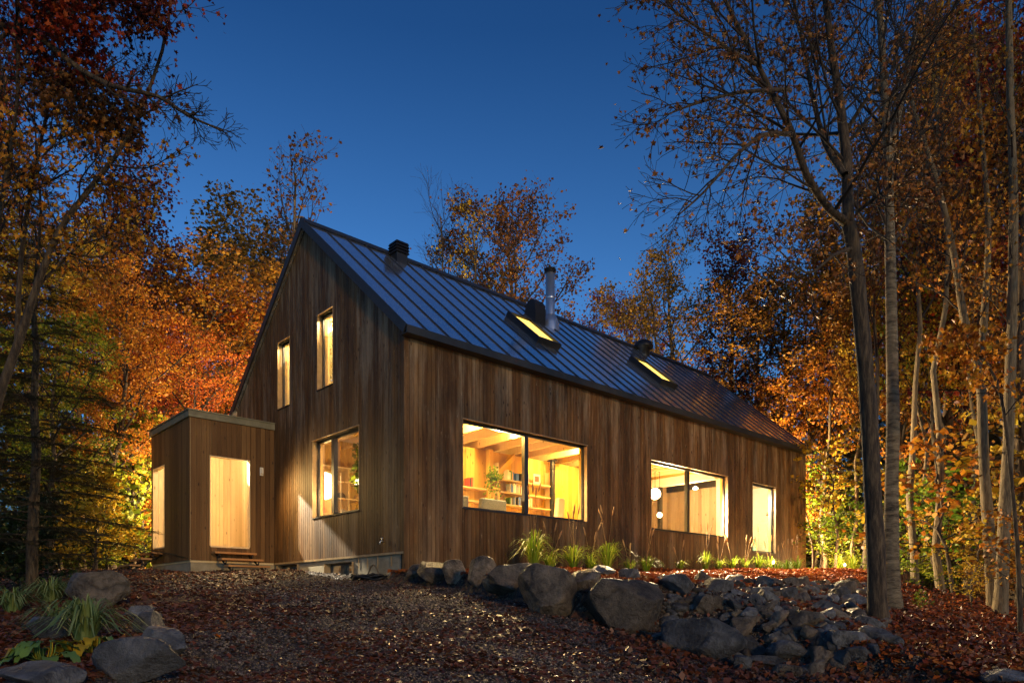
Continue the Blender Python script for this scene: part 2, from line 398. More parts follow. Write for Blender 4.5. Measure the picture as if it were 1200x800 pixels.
def edgedist(X, Y):
    D = np.full(np.shape(X), 1e9); IX = np.zeros(np.shape(X)); IY = np.zeros(np.shape(X))
    for (x1, y1), (x2, y2) in zip(EDGE[:-1], EDGE[1:]):
        dx, dy = x2 - x1, y2 - y1; L = dx * dx + dy * dy
        t = np.clip(((X - x1) * dx + (Y - y1) * dy) / L, 0, 1); cx = x1 + t * dx; cy = y1 + t * dy
        d = np.hypot(X - cx, Y - cy); b = d < D
        D = np.where(b, d, D); IX = np.where(b, cx, IX); IY = np.where(b, cy, IY)
    return D, IX, IY
def bedz(X, Y):
    z = np.interp(Y, [7, 9, 13, 16, 20, 25, 40], [.18, .28, .52, .74, .90, 1.0, 1.1])
    return z - (.15 * sstep(1, 4, X) + .20 * sstep(4, 7, X)) * (1 - sstep(15, 20, Y))
def hbase(X, Y):
    z = np.interp(Y, [-60, 0, 17, 19, 30, 60, 200], [-1.6, -1.08, .739, .85, 1.35, 2.2, 4.0])
    z = z - .5 * sstep(0, 3, X) - .4 * sstep(3, 8, X)
    # planting mound at the lower left
    z = z + .16 * sstep(-1.9, -2.6, X * 1.0 + .14 * (Y - 5) * -1) * (1 - sstep(9.5, 11, Y))
    return z
def hgt(X, Y):
    X = np.asarray(X, float); Y = np.asarray(Y, float)
    g = hbase(X, Y); ins = inpoly(X, Y, POLY)
    D, IX, IY = edgedist(X, Y)
    slope = 2.2 + (.27 - 2.2) * sstep(.9, 2.4, IX)
    s = bedz(IX, IY) - .02 - slope * D
    b = bedz(X, Y)
    out = np.where(ins, np.maximum(b, g * 0 + b), np.maximum(g, np.where(IX < 9, s, -9)))
    n = .025 * np.sin(X * 1.7 + 2.1 * np.sin(Y * .8)) * np.cos(Y * 1.9 + X * .6) + .012 * np.sin(X * 5.1 + Y * 3.3) * np.sin(Y * 4.7 - X * 2.2)
    return out + n
def hz(x, y): return float(hgt(np.array([x]), np.array([y]))[0])
def ghit(px, py, dmax=60):
    d = np.arange(3.0, dmax, .02); X = (px - 600) / F * d; Z = (706 - py) / F * d
    h = hgt(X, d); i = np.argmax(h >= Z)
    if not (h >= Z).any(): i = len(d) - 1
    return Vector((X[i], d[i], float(h[i])))
def grid(name, xs, ys, mask, off, mat):
    X, Y = np.meshgrid(xs, ys); Z = hgt(X, Y) + off
    V = np.stack([X, Y, Z], -1).reshape(-1, 3); nx = len(xs); ny = len(ys)
    i, j = np.meshgrid(np.arange(nx - 1), np.arange(ny - 1)); a = (j * nx + i).ravel()
    Fq = np.stack([a, a + 1, a + nx + 1, a + nx], 1)
    if mask is not None:
        cx = ((X[:-1, :-1] + X[1:, 1:]) / 2).ravel(); cy = ((Y[:-1, :-1] + Y[1:, 1:]) / 2).ravel()
        Fq = Fq[mask(cx, cy)]
        used = np.unique(Fq); re = np.zeros(len(V), int); re[used] = np.arange(len(used)); V = V[used]; Fq = re[Fq]
    o = mesh_np(name, V, Fq, mat, smooth=True); tag(o, kind='structure'); return o
def axis(lo, a, b, hi, fine, n):
    m = np.arange(a, b + 1e-6, fine)
    l = a - (np.geomspace(fine, a - lo + fine, n)[1:] - fine)[::-1]; r = b + (np.geomspace(fine, hi - b + fine, n)[1:] - fine)
    return np.concatenate([l, m, r])
xs = axis(-300, -14, 20, 300, .14, 30); ys = axis(-60, 3, 32, 500, .14, 30)
grid('ground', xs, ys, None, 0, M['ground'])
gx = np.arange(-14, 20, .14)
def m_gravel(x, y):
    w = .35 * np.sin(x * 2.1) + .25 * np.sin(y * 3.0 + x)
    return (~inpoly(x, y, POLY)) & (y < 20.5 + w) & (x > -12 + w) & (x < 4.2 + .05 * (y - 8) + w) & (x > -2.55 - .14 * (y - 5) * (y < 9.5) - 9.5 * (y >= 9.8)) & (edgedist(x, y)[0] > 0)
grid('gravel_yard', np.arange(-14, 12, .14), np.arange(-3, 22, .14), m_gravel, .005, M['gravel'])
grid('planting_bed', np.arange(-3, 18, .14), np.arange(8, 32, .14), lambda x, y: inpoly(x, y, POLY), .005, M['bed'])

# ------------------------------------------------------------------ scattered litter (uncountable)
def rotmats(n, rng, tilt=.35):
    az = rng.uniform(0, 2 * np.pi, n); t = rng.normal(0, tilt, n); u = rng.normal(0, tilt, n)
    cz, sz = np.cos(az), np.sin(az); ct, st = np.cos(t), np.sin(t); cu, su = np.cos(u), np.sin(u); O = np.zeros(n); I = np.ones(n)
    Rz = np.stack([cz, -sz, O, sz, cz, O, O, O, I], -1).reshape(n, 3, 3)
    Rx = np.stack([I, O, O, O, ct, -st, O, st, ct], -1).reshape(n, 3, 3)
    Ry = np.stack([cu, O, su, O, I, O, -su, O, cu], -1).reshape(n, 3, 3)
    return Rz @ Rx @ Ry
T_QUAD = (np.array([(0, -.5, 0), (.36, 0, .08), (0, .5, 0), (-.36, 0, .08)]), np.array([(0, 1, 2, 3)]))
T_MAPLE = (np.array([(0, -.5, 0), (.16, -.20, .04), (.44, -.16, .24), (.28, .05, .10), (.36, .28, .26), (.14, .22, .03), (0, .50, -.16), (-.14, .22, .03), (-.30, .30, .20), (-.26, .05, .12), (-.46, -.14, .16), (-.16, -.20, .05)]),
           np.array([(0, 1, 6, 11), (1, 2, 3, 5), (3, 4, 5, 5), (11, 7, 9, 10), (7, 8, 9, 9), (1, 5, 6, 6), (11, 6, 7, 7)]))
T_NEEDLE = (np.array([(-.07, 0, 0), (.07, 0, 0), (.05, 1, 0), (-.05, 1, 0)]), np.array([(0, 1, 2, 3)]))
T_CHIP = (np.array([(-.5, -.35, 0), (.45, -.4, 0), (.5, .3, 0), (-.4, .45, 0), (-.25, -.15, .4), (.3, -.1, .33), (.1, .25, .42)]),
          np.array([(0, 1, 5, 4), (1, 2, 6, 5), (2, 3, 6, 6), (3, 0, 4, 6), (4, 5, 6, 6)]))
def scatter_mesh(name, pos, rot, size, tmpl, mat, parent=None):
    tv, tf = tmpl; n = len(pos)
    V = np.einsum('nij,kj->nki', rot, tv) * np.asarray(size).reshape(n, 1, 1) + pos[:, None, :]
    quads = []; tris = []
    base = (np.arange(n) * len(tv))
    q = [f for f in tf if f[2] != f[3]]; t = [f[:3] for f in tf if f[2] == f[3]]
    me = bpy.data.meshes.new(name)
    V = V.reshape(-1, 3); me.vertices.add(len(V)); me.vertices.foreach_set('co', V.astype(np.float32).ravel())
    li = []; tot = []
    if q:
        a = (base[:, None, None] + np.array(q)[None]).reshape(-1, 4); li.append(a.ravel()); tot.append(np.full(len(a), 4))
    if t:
        a = (base[:, None, None] + np.array(t)[None]).reshape(-1, 3); li.append(a.ravel()); tot.append(np.full(len(a), 3))
    li = np.concatenate(li).astype(np.int32); tot = np.concatenate(tot).astype(np.int32)
    me.loops.add(len(li)); me.loops.foreach_set('vertex_index', li)
    me.polygons.add(len(tot)); me.polygons.foreach_set('loop_total', tot)
    me.polygons.foreach_set('loop_start', np.concatenate([[0], np.cumsum(tot)[:-1]]).astype(np.int32))
    me.update(calc_edges=True); me.materials.append(mat)
    o = bpy.data.objects.new(name, me); COL.objects.link(o)
    if parent: o.parent = parent
    return o
rng = np.random.default_rng(3)
def sample_ground(n, dlo, dhi, cond, k=.85):
    out = []; c = 0
    while c < n:
        d = dlo * (dhi / dlo) ** rng.uniform(0, 1, n) ; x = rng.uniform(-k, k, n) * d
        ok = cond(x, d); x = x[ok]; d = d[ok]; out.append(np.stack([x, d], 1)); c += len(x)
    P = np.concatenate(out)[:n]; return P
g_ok = lambda x, y: (~inpoly(x, y, POLY))
def local_xy(x, y):
    dx = x - HC.x; dy = y - HC.y; return dx * UX + dy * UY, -dx * UY + dy * UX
def outhouse(x, y):
    a, b = local_xy(x, y); return ~(((a > -.02) & (a < 16.6) & (b > 0) & (b < 8.2)) | ((a > -2.1) & (a < 0) & (b > 5.8) & (b < 8.7)))
P = sample_ground(120000, 4.2, 21, lambda x, y: m_gravel(x, y) & outhouse(x, y))
z = hgt(P[:, 0], P[:, 1]) + .004
n = len(P); sz = rng.uniform(.012, .034, n) * (1 + .5 * (P[:, 1] > 9))
o = scatter_mesh('gravel_stones', np.column_stack([P, z]), rotmats(n, rng, .5), sz, T_CHIP, M['chip']); tag(o, 'dark crushed gravel chips covering the sloping yard', 'gravel', kind='stuff')
P = sample_ground(60000, 4.2, 24, lambda x, y: g_ok(x, y) & outhouse(x, y) & (rng.uniform(0, 1, len(x)) < .25 + .9 * (np.sin(x * 2.3 + 1.7 * np.sin(y * 1.1)) * np.sin(y * 1.9 + 1.3 * np.sin(x * 1.4)) > -.1)))
z = hgt(P[:, 0], P[:, 1]) + .012; n = len(P)
o = scatter_mesh('fallen_leaves', np.column_stack([P, z]), rotmats(n, rng, .4), rng.uniform(.025, .075, n), T_QUAD, LM['litter']); tag(o, 'dull purple brown fallen leaves strewn over the gravel yard', 'fallen leaves', kind='stuff')
P = sample_ground(30000, 8.5, 30, lambda x, y: inpoly(x, y, POLY) & outhouse(x, y))
z = hgt(P[:, 0], P[:, 1]) + .02; n = len(P)
o = scatter_mesh('fallen_leaves', np.column_stack([P, z]), rotmats(n, rng, .5), rng.uniform(.06, .12, n), T_QUAD, LM['redlitter']); tag(o, 'bright orange red fallen leaves carpeting the bed below the long wall', 'fallen leaves', kind='stuff')
P = sample_ground(30000, 6, 34, lambda x, y: (x > 3.4) & (~inpoly(x, y, POLY)))
z = hgt(P[:, 0], P[:, 1]) + .02; n = len(P)
o = scatter_mesh('fallen_leaves', np.column_stack([P, z]), rotmats(n, rng, .5), rng.uniform(.05, .11, n), T_QUAD, LM['redlitter']); tag(o, 'red brown leaf litter lying on the forest floor among the trunks', 'fallen leaves', kind='stuff')

P = sample_ground(9000, 8, 26, lambda x, y: (x < -4.5) & outhouse(x, y))
z = hgt(P[:, 0], P[:, 1]) + .02; n = len(P)
o = scatter_mesh('fallen_leaves', np.column_stack([P, z]), rotmats(n, rng, .5), rng.uniform(.05, .10, n), T_QUAD, LM['litter']); tag(o, 'brown fallen leaves under the trees left of the vestibule', 'fallen leaves', kind='stuff')

P = sample_ground(5000, 6, 17, lambda x, y: (x > .9) & (~inpoly(x, y, POLY)) & (edgedist(x, y)[0] < 4.2))
z = hgt(P[:, 0], P[:, 1]) + .05; n = len(P)
o = scatter_mesh('fallen_leaves', np.column_stack([P, z]), rotmats(n, rng, .6), rng.uniform(.05, .10, n), T_QUAD, LM['litter']); tag(o, 'fallen leaves caught between the stones of the rubble bank', 'fallen leaves', kind='stuff')

# ------------------------------------------------------------------ HOUSE
house = empty('house', H(0, 0, .5) * 1.0, HA); house.location = (HC.x, HC.y, 0)
tag(house, 'dark timber clad gabled house with black standing seam metal roof and lit windows', 'house')
L_, W_, EZ, RZ = 16.6, 8.16, 5.25, 8.74
HW = W_ / 2; SL = (RZ - EZ) / HW
def panel(mb, fr, us, lo, hi, n0, n1, holes=(), gap=0.0, m=0):
    """slabs between successive us; fr(u,w,n)->xyz; holes (ua,ub,wa,wb)"""
    us = sorted(set([round(u, 4) for u in us] + [round(e, 4) for h in holes for e in h[:2] if us[0] < e < us[-1]]))
    for a, b in zip(us[:-1], us[1:]):
        if b - a < .004: continue
        mid = (a + b) / 2; cuts = sorted([(h[2], h[3]) for h in holes if h[0] < mid < h[1]])
        segs = []; cur = None; start = 'lo'
        st = ('lo', None)
        for (wa, wb) in cuts:
            segs.append((st, ('v', wa))); st = ('v', wb)
        segs.append((st, ('hi', None)))
        for s0, s1 in segs:
            def ev(s, u): return lo(u) if s[0] == 'lo' else hi(u) if s[0] == 'hi' else s[1]
            a2, b2 = a + gap / 2, b - gap / 2
            w = [ev(s0, a2), ev(s0, b2), ev(s1, a2), ev(s1, b2)]
            if w[2] - w[0] < .005 and w[3] - w[1] < .005: continue
            mb.hexa([fr(a2, w[0], n0), fr(b2, w[1], n0), fr(b2, w[1], n1), fr(a2, w[0], n1),
                     fr(a2, w[2], n0), fr(b2, w[3], n0), fr(b2, w[3], n1), fr(a2, w[2], n1)], m)
frL = lambda u, w, n: (u, -n, w)              # long front wall, n outward
frB = lambda u, w, n: (u, W_ + n, w)
frG = lambda u, w, n: (-n, u, w)              # near gable
frF = lambda u, w, n: (L_ + n, u, w)
gab = lambda y: EZ + SL * (HW - abs(y - HW)) - .0
def steps(a, b, w, jit=.0):
    n = int(round((b - a) / w)); return [a + (b - a) * i / n + (random.uniform(-jit, jit) if 0 < i < n else 0) for i in range(n + 1)]
WIN_L = [(1.41, 5.25, 1.96, 3.79), (7.79, 11.58, 1.96, 3.79), (13.02, 14.5, 1.62, 3.77)]
WIN_G = [(1.65, 3.73, 1.95, 3.72), (4.9, 5.58, 4.82, 6.46), (2.77, 3.5, 4.85, 6.54)]
VDOOR = (6.6, 7.6, 1.36, 3.5)   # inner doorway between vestibule and hall (closed door)
BW = [(4.5, 5.65, .3, .93), (1.93, 3.17, .3, .88)]
def wallset(name, fr, a, b, lo, hi, holes, bw=.104, label=None):
    mb = MB(); us = steps(a, b, bw, .004); panel(mb, fr, us, lo, hi, .0, .022, holes, .007 if fr is frL else .012)
    for i in range(0, len(mb.v), 8):      # each board a slightly different thickness
        pass
    o = mb.build(name, M['siding'], house)
    if label: o['label'] = label
    return o
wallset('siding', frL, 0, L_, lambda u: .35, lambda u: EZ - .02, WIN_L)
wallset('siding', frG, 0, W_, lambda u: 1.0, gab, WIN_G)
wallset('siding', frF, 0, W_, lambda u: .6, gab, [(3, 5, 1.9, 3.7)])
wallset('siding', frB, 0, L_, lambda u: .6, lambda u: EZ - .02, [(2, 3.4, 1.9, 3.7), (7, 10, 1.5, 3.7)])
mb = MB()
panel(mb, frL, [0, L_], lambda u: .25, lambda u: EZ - .02, -.12, 0, WIN_L)
G0 = lambda u: 1.0
panel(mb, frG, [.12, HW, W_ - .12], lambda u: 1.0, gab, -.12, 0, WIN_G)
panel(mb, frF, [.12, HW, W_ - .12], lambda u: .4, gab, -.12, 0, [(3, 5, 1.9, 3.7)])
panel(mb, frB, [0, L_], lambda u: .4, lambda u: EZ - .02, -.12, 0, [(2, 3.4, 1.9, 3.7), (7, 10, 1.5, 3.7)])
mb.build('wall', M['sheath'], house)
mb = MB()
panel(mb, frL, steps(.12, L_ - .12, .14), lambda u: 1.1, lambda u: EZ - .05, -.24, -.125, WIN_L)
panel(mb, frG, steps(.25, W_ - .25, .14), lambda u: 1.1, lambda u: gab(u) - .15, -.24, -.125, WIN_G)
panel(mb, frB, steps(.12, L_ - .12, .14), lambda u: 1.1, lambda u: EZ - .05, -.24, -.125, [(2, 3.4, 1.9, 3.7), (7, 10, 1.5, 3.7)])
panel(mb, frF, steps(.25, W_ - .25, .14), lambda u: 1.1, lambda u: gab(u) - .15, -.24, -.125, [(3, 5, 1.9, 3.7)])
mb.build('interior_lining', M['pine'], house)
# foundation
mb = MB()
panel(mb, frG, [0.0, W_], lambda u: -.1, lambda u: .995, -.25, -.01, BW)
mb.box(.26, .01, -.1, L_, .25, .3); mb.box(.26, W_ - .25, -.1, L_, W_ - .01, .39); mb.box(L_ - .25, .26, -.1, L_ - .01, W_ - .26, .39)
mb.build('foundation', M['concrete'], house)
mb = MB()
for ya in (.45, .95, 1.35, 1.7): mb.box(-.012, ya, .72, -.002, ya + .02, .98)
mb.box(-.030, .0, .955, -.012, W_, .998)
mb.build('drip_edge', M['goldframe'], house)
# floors, interior partitions
mb = MB(); mb.box(.26, .26, 1.0, L_ - .26, W_ - .26, 1.15); mb.build('floor', M['pale_pine'], house)
mb = MB(); mb.box(.26, .26, 4.2, L_ - .26, W_ - .26, 4.32); mb.build('ceiling', M['pine'], house)
for i in range(19):
    xj = .9 + i * .62
    if xj > 11.0: break
    mb = MB(); mb.box(xj, .26, 3.99, xj + .085, 5.9, 4.197); mb.build('joist', M['pale_pine'], house)
mb = MB(); mb.box(11.3, .27, 3.74, 11.56, 2.99, 3.985); o = mb.build('ceiling_beam', M['white'], house); o['label'] = 'broad cream ceiling beam'
def pwall(name, x0, x1, y0, y1, z0, z1, mat, w=.14):
    mb = MB()
    if x1 - x0 > y1 - y0: panel(mb, lambda u, v, n: (u, y0 + n, v), steps(x0, x1, w), lambda u: z0, lambda u: z1, 0, y1 - y0, (), .004)
    else: panel(mb, lambda u, v, n: (x0 + n, u, v), steps(y0, y1, w), lambda u: z0, lambda u: z1, 0, x1 - x0, (), .004)
    return mb.build(name, mat, house)
pwall('partition', 3.0, 7.95, 2.72, 2.84, 1.15, 3.985, M['pine'])
pwall('partition', 7.95, 8.07, .9, 2.84, 1.15, 3.985, M['white'], 1.2)
pwall('partition', 9.6, 13.0, 3.0, 3.12, 1.15, 3.985, M['brown_panel'])
pwall('partition', 12.75, 12.87, .26, 1.1, 1.15, 4.19, M['white'], 1.2)
pwall('partition', 12.75, 12.87, 1.103, 3.0, 1.15, 3.75, M['brown_panel'])
mb = MB(); mb.box(12.70, 1.103, 3.753, 12.87, 3.0, 3.98); mb.build('lintel', M['black'], house)
mb = MB(); mb.box(11.4, 2.3, 1.15, 11.52, 2.42, 3.985); mb.build('column', M['black'], house)
pwall('partition', 12.9, 15.6, 1.5, 1.62, 1.15, 4.015, M['paleroom'], 1.6)
pwall('partition', 15.6, 15.72, .26, 1.62, 1.15, 4.015, M['paleroom'], 1.6)
pwall('partition', 3.0, 3.12, 2.84, 7.8, 1.15, 3.985, M['white'], 1.4)
mb = MB(); mb.box(13.0, .26, 4.02, 16.3, 1.5, 4.19); mb.build('ceiling_panel', M['pale_pine'], house)
# timber post + brace of the room behind the big window
mb = MB(); mb.box(4.30, 2.50, 1.15, 4.44, 2.64, 3.985); mb.build('post', M['pine'], house)
mb = MB(); mb.hexa([(4.45, 2.50, 3.15), (4.45, 2.62, 3.15), (4.45, 2.62, 3.33), (4.45, 2.50, 3.33), (5.2, 2.50, 3.81), (5.2, 2.62, 3.81), (5.2, 2.62, 3.983), (5.2, 2.50, 3.983)])
mb.build('brace', M['pine'], house)
# roof: front slab has two skylight holes
s_c = math.sqrt(1 + SL * SL); OV = .12
nrm = (-SL / s_c, 1 / s_c)       # normal (y,z) for the front slope
def frR(u, t, n): return (u, t + n * nrm[0], EZ + .02 + SL * t + n * nrm[1])
def frRb(u, t, n): return (u, W_ - t - n * nrm[0], EZ + .02 + SL * t + n * nrm[1])
SKY = [(4.80, 5.50, 1.35, 2.42), (9.95, 10.65, 1.38, 2.46)]
mb = MB(); panel(mb, frR, [-.10, L_ + .10], lambda u: -OV, lambda u: HW - .0, 0.02, .15, SKY); 
mb.build('roof_panel', M['roof'], house)
mb = MB(); panel(mb, frRb, [-.10, L_ + .10], lambda u: -OV, lambda u: HW, .02, .15); mb.build('roof_panel', M['roof'], house)
mb = MB(); panel(mb, frR, [.26, L_ - .26], lambda u: .25, lambda u: HW - .1, -.12, .0, SKY); panel(mb, frRb, [.26, L_ - .26], lambda u: .25, lambda u: HW - .1, -.12, .0)
mb.build('attic_lining', M['pale_pine'], house)
mb = MB(); u = -.155
while u < L_ + .1:
    u += .5475
    if u > L_: break
    cut = [h for h in SKY if h[0] - .08 < u < h[1] + .08]
    rngs = [(-OV, HW - .03)] if not cut else [(-OV, cut[0][2] - .1), (cut[0][3] + .1, HW - .03)]
    for a, b in rngs:
        mb.hexa([frR(u - .016, a, .151), frR(u + .016, a, .151), frR(u + .016, b, .151), frR(u - .016, b, .151),
                 frR(u - .012, a, .172), frR(u + .012, a, .172), frR(u + .012, b, .172), frR(u - .012, b, .172)])
    mb.hexa([frRb(u - .016, -OV, .151), frRb(u + .016, -OV, .151), frRb(u + .016, HW, .151), frRb(u - .016, HW, .151),
             frRb(u - .012, -OV, .20), frRb(u + .012, -OV, .20), frRb(u + .012, HW, .20), frRb(u - .012, HW, .20)])
mb.build('roof_seam', M['fascia'], house)
mb = MB()   # eave fascia + soffit, rake trims, ridge cap
ZE = frR(0, -OV, .15)
mb.box(-.115, ZE[1] - .045, ZE[2] - .15, L_ + .115, ZE[1] - .005, ZE[2] + .0)
mb.box(-.115, ZE[1] - .005, ZE[2] - .15, L_ + .115, -.025, ZE[2] - .135)
for xx0, xx1 in ((-.135, -.101), (L_ + .101, L_ + .135)):
    for fr in (frR, frRb):
        mb.hexa([fr(xx0, -OV - .02, -.0), fr(xx1, -OV - .02, -.0), fr(xx1, HW + .0, -.0), fr(xx0, HW + .0, -.0),
                 fr(xx0, -OV - .02, .175), fr(xx1, -OV - .02, .175), fr(xx1, HW + .12, .175), fr(xx0, HW + .12, .175)])
mb.build('fascia', M['fascia'], house)
mb = MB()
for fr in (frR, frRb):
    mb.hexa([fr(-.14, HW - .09, .177), fr(L_ + .14, HW - .09, .177), fr(L_ + .14, HW + .10, .177), fr(-.14, HW + .10, .177),
             fr(-.14, HW - .09, .192), fr(L_ + .14, HW - .09, .192), fr(L_ + .14, HW + .115, .192), fr(-.14, HW + .115, .192)])
mb.build('ridge_cap', M['fascia'], house)
# skylights
for h in SKY:
    mb = MB(); a, b, c, d = h; n1 = .30
    for (ua, ub, ta, tb) in ((a - .05, b + .05, c - .05, c), (a - .05, b + .05, d, d + .05), (a - .05, a, c, d), (b, b + .05, c, d)):
        mb.hexa([frR(ua, ta, .0), frR(ub, ta, .0), frR(ub, tb, .0), frR(ua, tb, .0), frR(ua, ta, n1), frR(ub, ta, n1), frR(ub, tb, n1), frR(ua, tb, n1)])
    o = mb.build('skylight', M['black'], house)
    g = MB(); g.hexa([frR(a + .003, c + .003, n1 - .07), frR(b - .003, c + .003, n1 - .07), frR(b - .003, d - .003, n1 - .07), frR(a + .003, d - .003, n1 - .07),
                      frR(a + .003, c + .003, n1 - .055), frR(b - .003, c + .003, n1 - .055), frR(b - .003, d - .003, n1 - .055), frR(a + .003, d - .003, n1 - .055)])
    g.build('pane', M['skylight'], o)
# roof equipment
def roofz(t): return EZ + .02 + SL * t + .15 / nrm[1]
mb = MB(); cx, cy = 7.05, 3.0; zb = roofz(cy)
mb.lathe([(.135, -.1), (.135, 9.52 - zb), (.0, 9.52 - zb)], (cx, cy, zb), 20)
o = mb.build('chimney', M['steel'], house)
c2 = MB(); c2.lathe([(.0, 0), (.15, 0), (.15, .03), (.125, .03), (.125, .09), (.17, .09), (.16, .13), (.02, .16), (0, .16)], (cx, cy, 9.525), 20); c2.build('chimney_cap', M['black'], o)
c3 = MB(); c3.lathe([(.30, -.32), (.25, .02), (.17, .26), (.137, .27)], (cx, cy, zb), 20); c3.build('flashing_cone', M['steel'], o)
c4 = MB(); c4.lathe([(.14, 0), (.142, .02), (.14, .04)], (cx, cy, zb + .75), 20); c4.build('band', M['steel'], o)
mb = MB(); cx, cy = 6.42, 2.98; zb = roofz(cy)   # black curved boot vent beside the chimney
prof = [(-.22, -.2), (.22, -.2), (.22, .22), (.16, .42), (.02, .52), (-.12, .50), (-.20, .36), (-.22, .1)]
vs = [(cx - .2, cy + p[0], zb + p[1]) for p in prof] + [(cx + .2, cy + p[0], zb + p[1]) for p in prof]
k = len(prof); mb.add(vs, [tuple(range(k)), tuple(reversed(range(k, 2 * k)))] + [(i, i + k, (i + 1) % k + k, (i + 1) % k) for i in range(k)])
mb.build('roof_vent', M['black'], house)
def louvre_vent(cx, cy, w, hgt_):
    mb = MB(); zb = roofz(cy)
    mb.box(cx - w * .8, cy - w * .8, zb - .3, cx + w * .8, cy + w * .8, zb + .1)
    nl = 4
    for i in range(nl):
        z0 = zb + .13 + i * hgt_ / nl; s = w * (1.0 if i < nl - 1 else .96)
        mb.hexa([(cx - s, cy - s, z0), (cx + s, cy - s, z0), (cx + s, cy + s, z0), (cx - s, cy + s, z0),
                 (cx - s * .88, cy - s * .88, z0 + .055), (cx + s * .88, cy - s * .88, z0 + .055), (cx + s * .88, cy + s * .88, z0 + .055), (cx - s * .88, cy + s * .88, z0 + .055)])
    mb.box(cx - w * .72, cy - w * .72, zb + .1, cx + w * .72, cy + w * .72, zb + .1 + hgt_)
    mb.build('roof_vent', M['black'], house)
louvre_vent(2.35, HW - .33, .20, .30); 
mb = MB(); cx, cy = 12.45, HW - .3; zb = roofz(cy)
mb.lathe([(.22, -.25), (.22, .12), (.34, .14), (.34, .2), (.28, .34), (.12, .42), (0, .43)], (cx, cy, zb), 18); mb.build('roof_vent', M['black'], house)
# small pipe on the roof
# windows
def window(fr, a, b, c, d, mull=None, depth=.08, gold=True, name='window', jamb='R'):
    mb = MB(); fw = .05; n0, n1 = -depth - .05, -depth
    def bar(ua, ub, wa, wb, nn0, nn1, mbx):
        mbx.hexa([fr(ua, wa, nn0), fr(ub, wa, nn0), fr(ub, wa, nn1), fr(ua, wa, nn1), fr(ua, wb, nn0), fr(ub, wb, nn0), fr(ub, wb, nn1), fr(ua, wb, nn1)])
    bar(a, b, c, c + fw, n0, n1, mb); bar(a, b, d - fw, d, n0, n1, mb)
    bar(a, a + fw, c + fw, d - fw, n0, n1, mb); bar(b - fw, b, c + fw, d - fw, n0, n1, mb)
    if mull: bar(mull - .055, mull + .055, c + fw, d - fw, n0, n1 + .05, mb)
    o = mb.build(name, M['frame'], house)
    spans = [(a + fw, b - fw)] if not mull else [(a + fw, mull - .055), (mull + .055, b - fw)]
    for s0, s1 in spans:
        g = MB(); nn = (n0 + n1) / 2
        g.add([fr(s0, c + fw, nn), fr(s1, c + fw, nn), fr(s1, d - fw, nn), fr(s0, d - fw, nn)], [(0, 1, 2, 3)])
        g.build('pane', M['glass'], o)
    if gold:
        t = MB(); bar(a - .01, b + .01, d + .002, d + .020, -.02, .045, t)
        t.build('head_flashing', M['goldframe'], o)
        s = MB(); bar(a, b, c - .018, c - .001, -depth, .045, s); s.build('sill', M['frame'], o)
    # bronze reveal lining
    for ja, jb in ((b - .012, b - .001), (a + .001, a + .012)):
        t = MB(); bar(ja, jb, c + .001, d - .001, -depth + .001, .03, t); t.build('jamb_lining', M['goldframe'], o)
    return o
window(frL, *WIN_L[0], mull=3.28); window(frL, *WIN_L[1], mull=9.6); window(frL, *WIN_L[2])
window(frG, *WIN_G[0], mull=2.92, depth=.10); window(frG, *WIN_G[1], depth=.10); window(frG, *WIN_G[2], depth=.10)
window(frB, 2, 3.4, 1.9, 3.7); window(frB, 7, 10, 1.5, 3.7, mull=8.5); window(frF, 3, 5, 1.9, 3.7, mull=4)
# basement windows (dark)
for (a, b, c, d) in BW:
    o = window(frG, a, b, c, d - .0, mull=(a + b) / 2, gold=False, name='basement_window', depth=.13)
    t = MB(); t.box(.36, a, c, .38, b, d); t.build('curtain', M['brown_panel'], o)
# blinds + upper room
for (a, b, c, d) in WIN_G[1:]:
    mb = MB(); mb.box(.262, a - .1, c - .1, .266, b + .1, d - .30); mb.build('blind', M['blind'], house)
mb = MB(); panel(mb, lambda u, w, n: (1.5 - n, u, w), [.5, HW, W_ - .5], lambda u: 4.33, lambda u: gab(u) - .2, 0, .08); mb.build('partition', M['white'], house)
# corner boards
mb = MB(); mb.box(-.026, -.026, .5, .04, .04, EZ - .03); mb.box(L_ - .04, -.026, .6, L_ + .026, .04, EZ - .03)
mb.build('corner_board', M['siding'], house)
# faucet
mb = MB(); mb.tube([(-.02, .7, 1.23), (-.10, .7, 1.23), (-.12, .7, 1.17)], .014, 8); mb.tube([(-.07, .7, 1.23), (-.07, .7, 1.29)], .01, 6); mb.tube([(-.07, .66, 1.29), (-.07, .74, 1.29)], .012, 6)
mb.build('faucet', M['steel'], house)

# vestibule: annex block of the same house
VX0, VX1, VY0, VY1, VZ = -2.05, -.02, 5.8, 8.7, 4.34
frV = lambda u, w, n: (u, VY0 - n, w)
frVl = lambda u, w, n: (VX0 - n, u, w)
frVb = lambda u, w, n: (u, VY1 + n, w)
DH = [(-1.62, -.64, 1.36, 3.5)]; LH = [(7.62, 8.56, 1.42, 3.48)]
mb = MB()
panel(mb, frV, steps(VX0, VX1, .12, .004), lambda u: 1.0, lambda u: VZ, .0, .022, DH, .009)
panel(mb, frVl, steps(VY0, VY1, .12, .004), lambda u: 1.0, lambda u: VZ, .0, .022, LH, .009)
panel(mb, frVb, steps(VX0, VX1, .12, .004), lambda u: 1.0, lambda u: VZ, .0, .022, (), .009)
ann = mb.build('vestibule', M['siding_red'], house); ann['label'] = 'flat roofed entrance vestibule projecting from the gable end'
mb = MB()
panel(mb, frV, [VX0, VX1], lambda u: .95, lambda u: VZ, -.11, 0, DH); panel(mb, frVl, [VY0 + .11, VY1 - .11], lambda u: .95, lambda u: VZ, -.11, 0, LH)
panel(mb, frVb, [VX0, VX1], lambda u: .95, lambda u: VZ, -.11, 0)
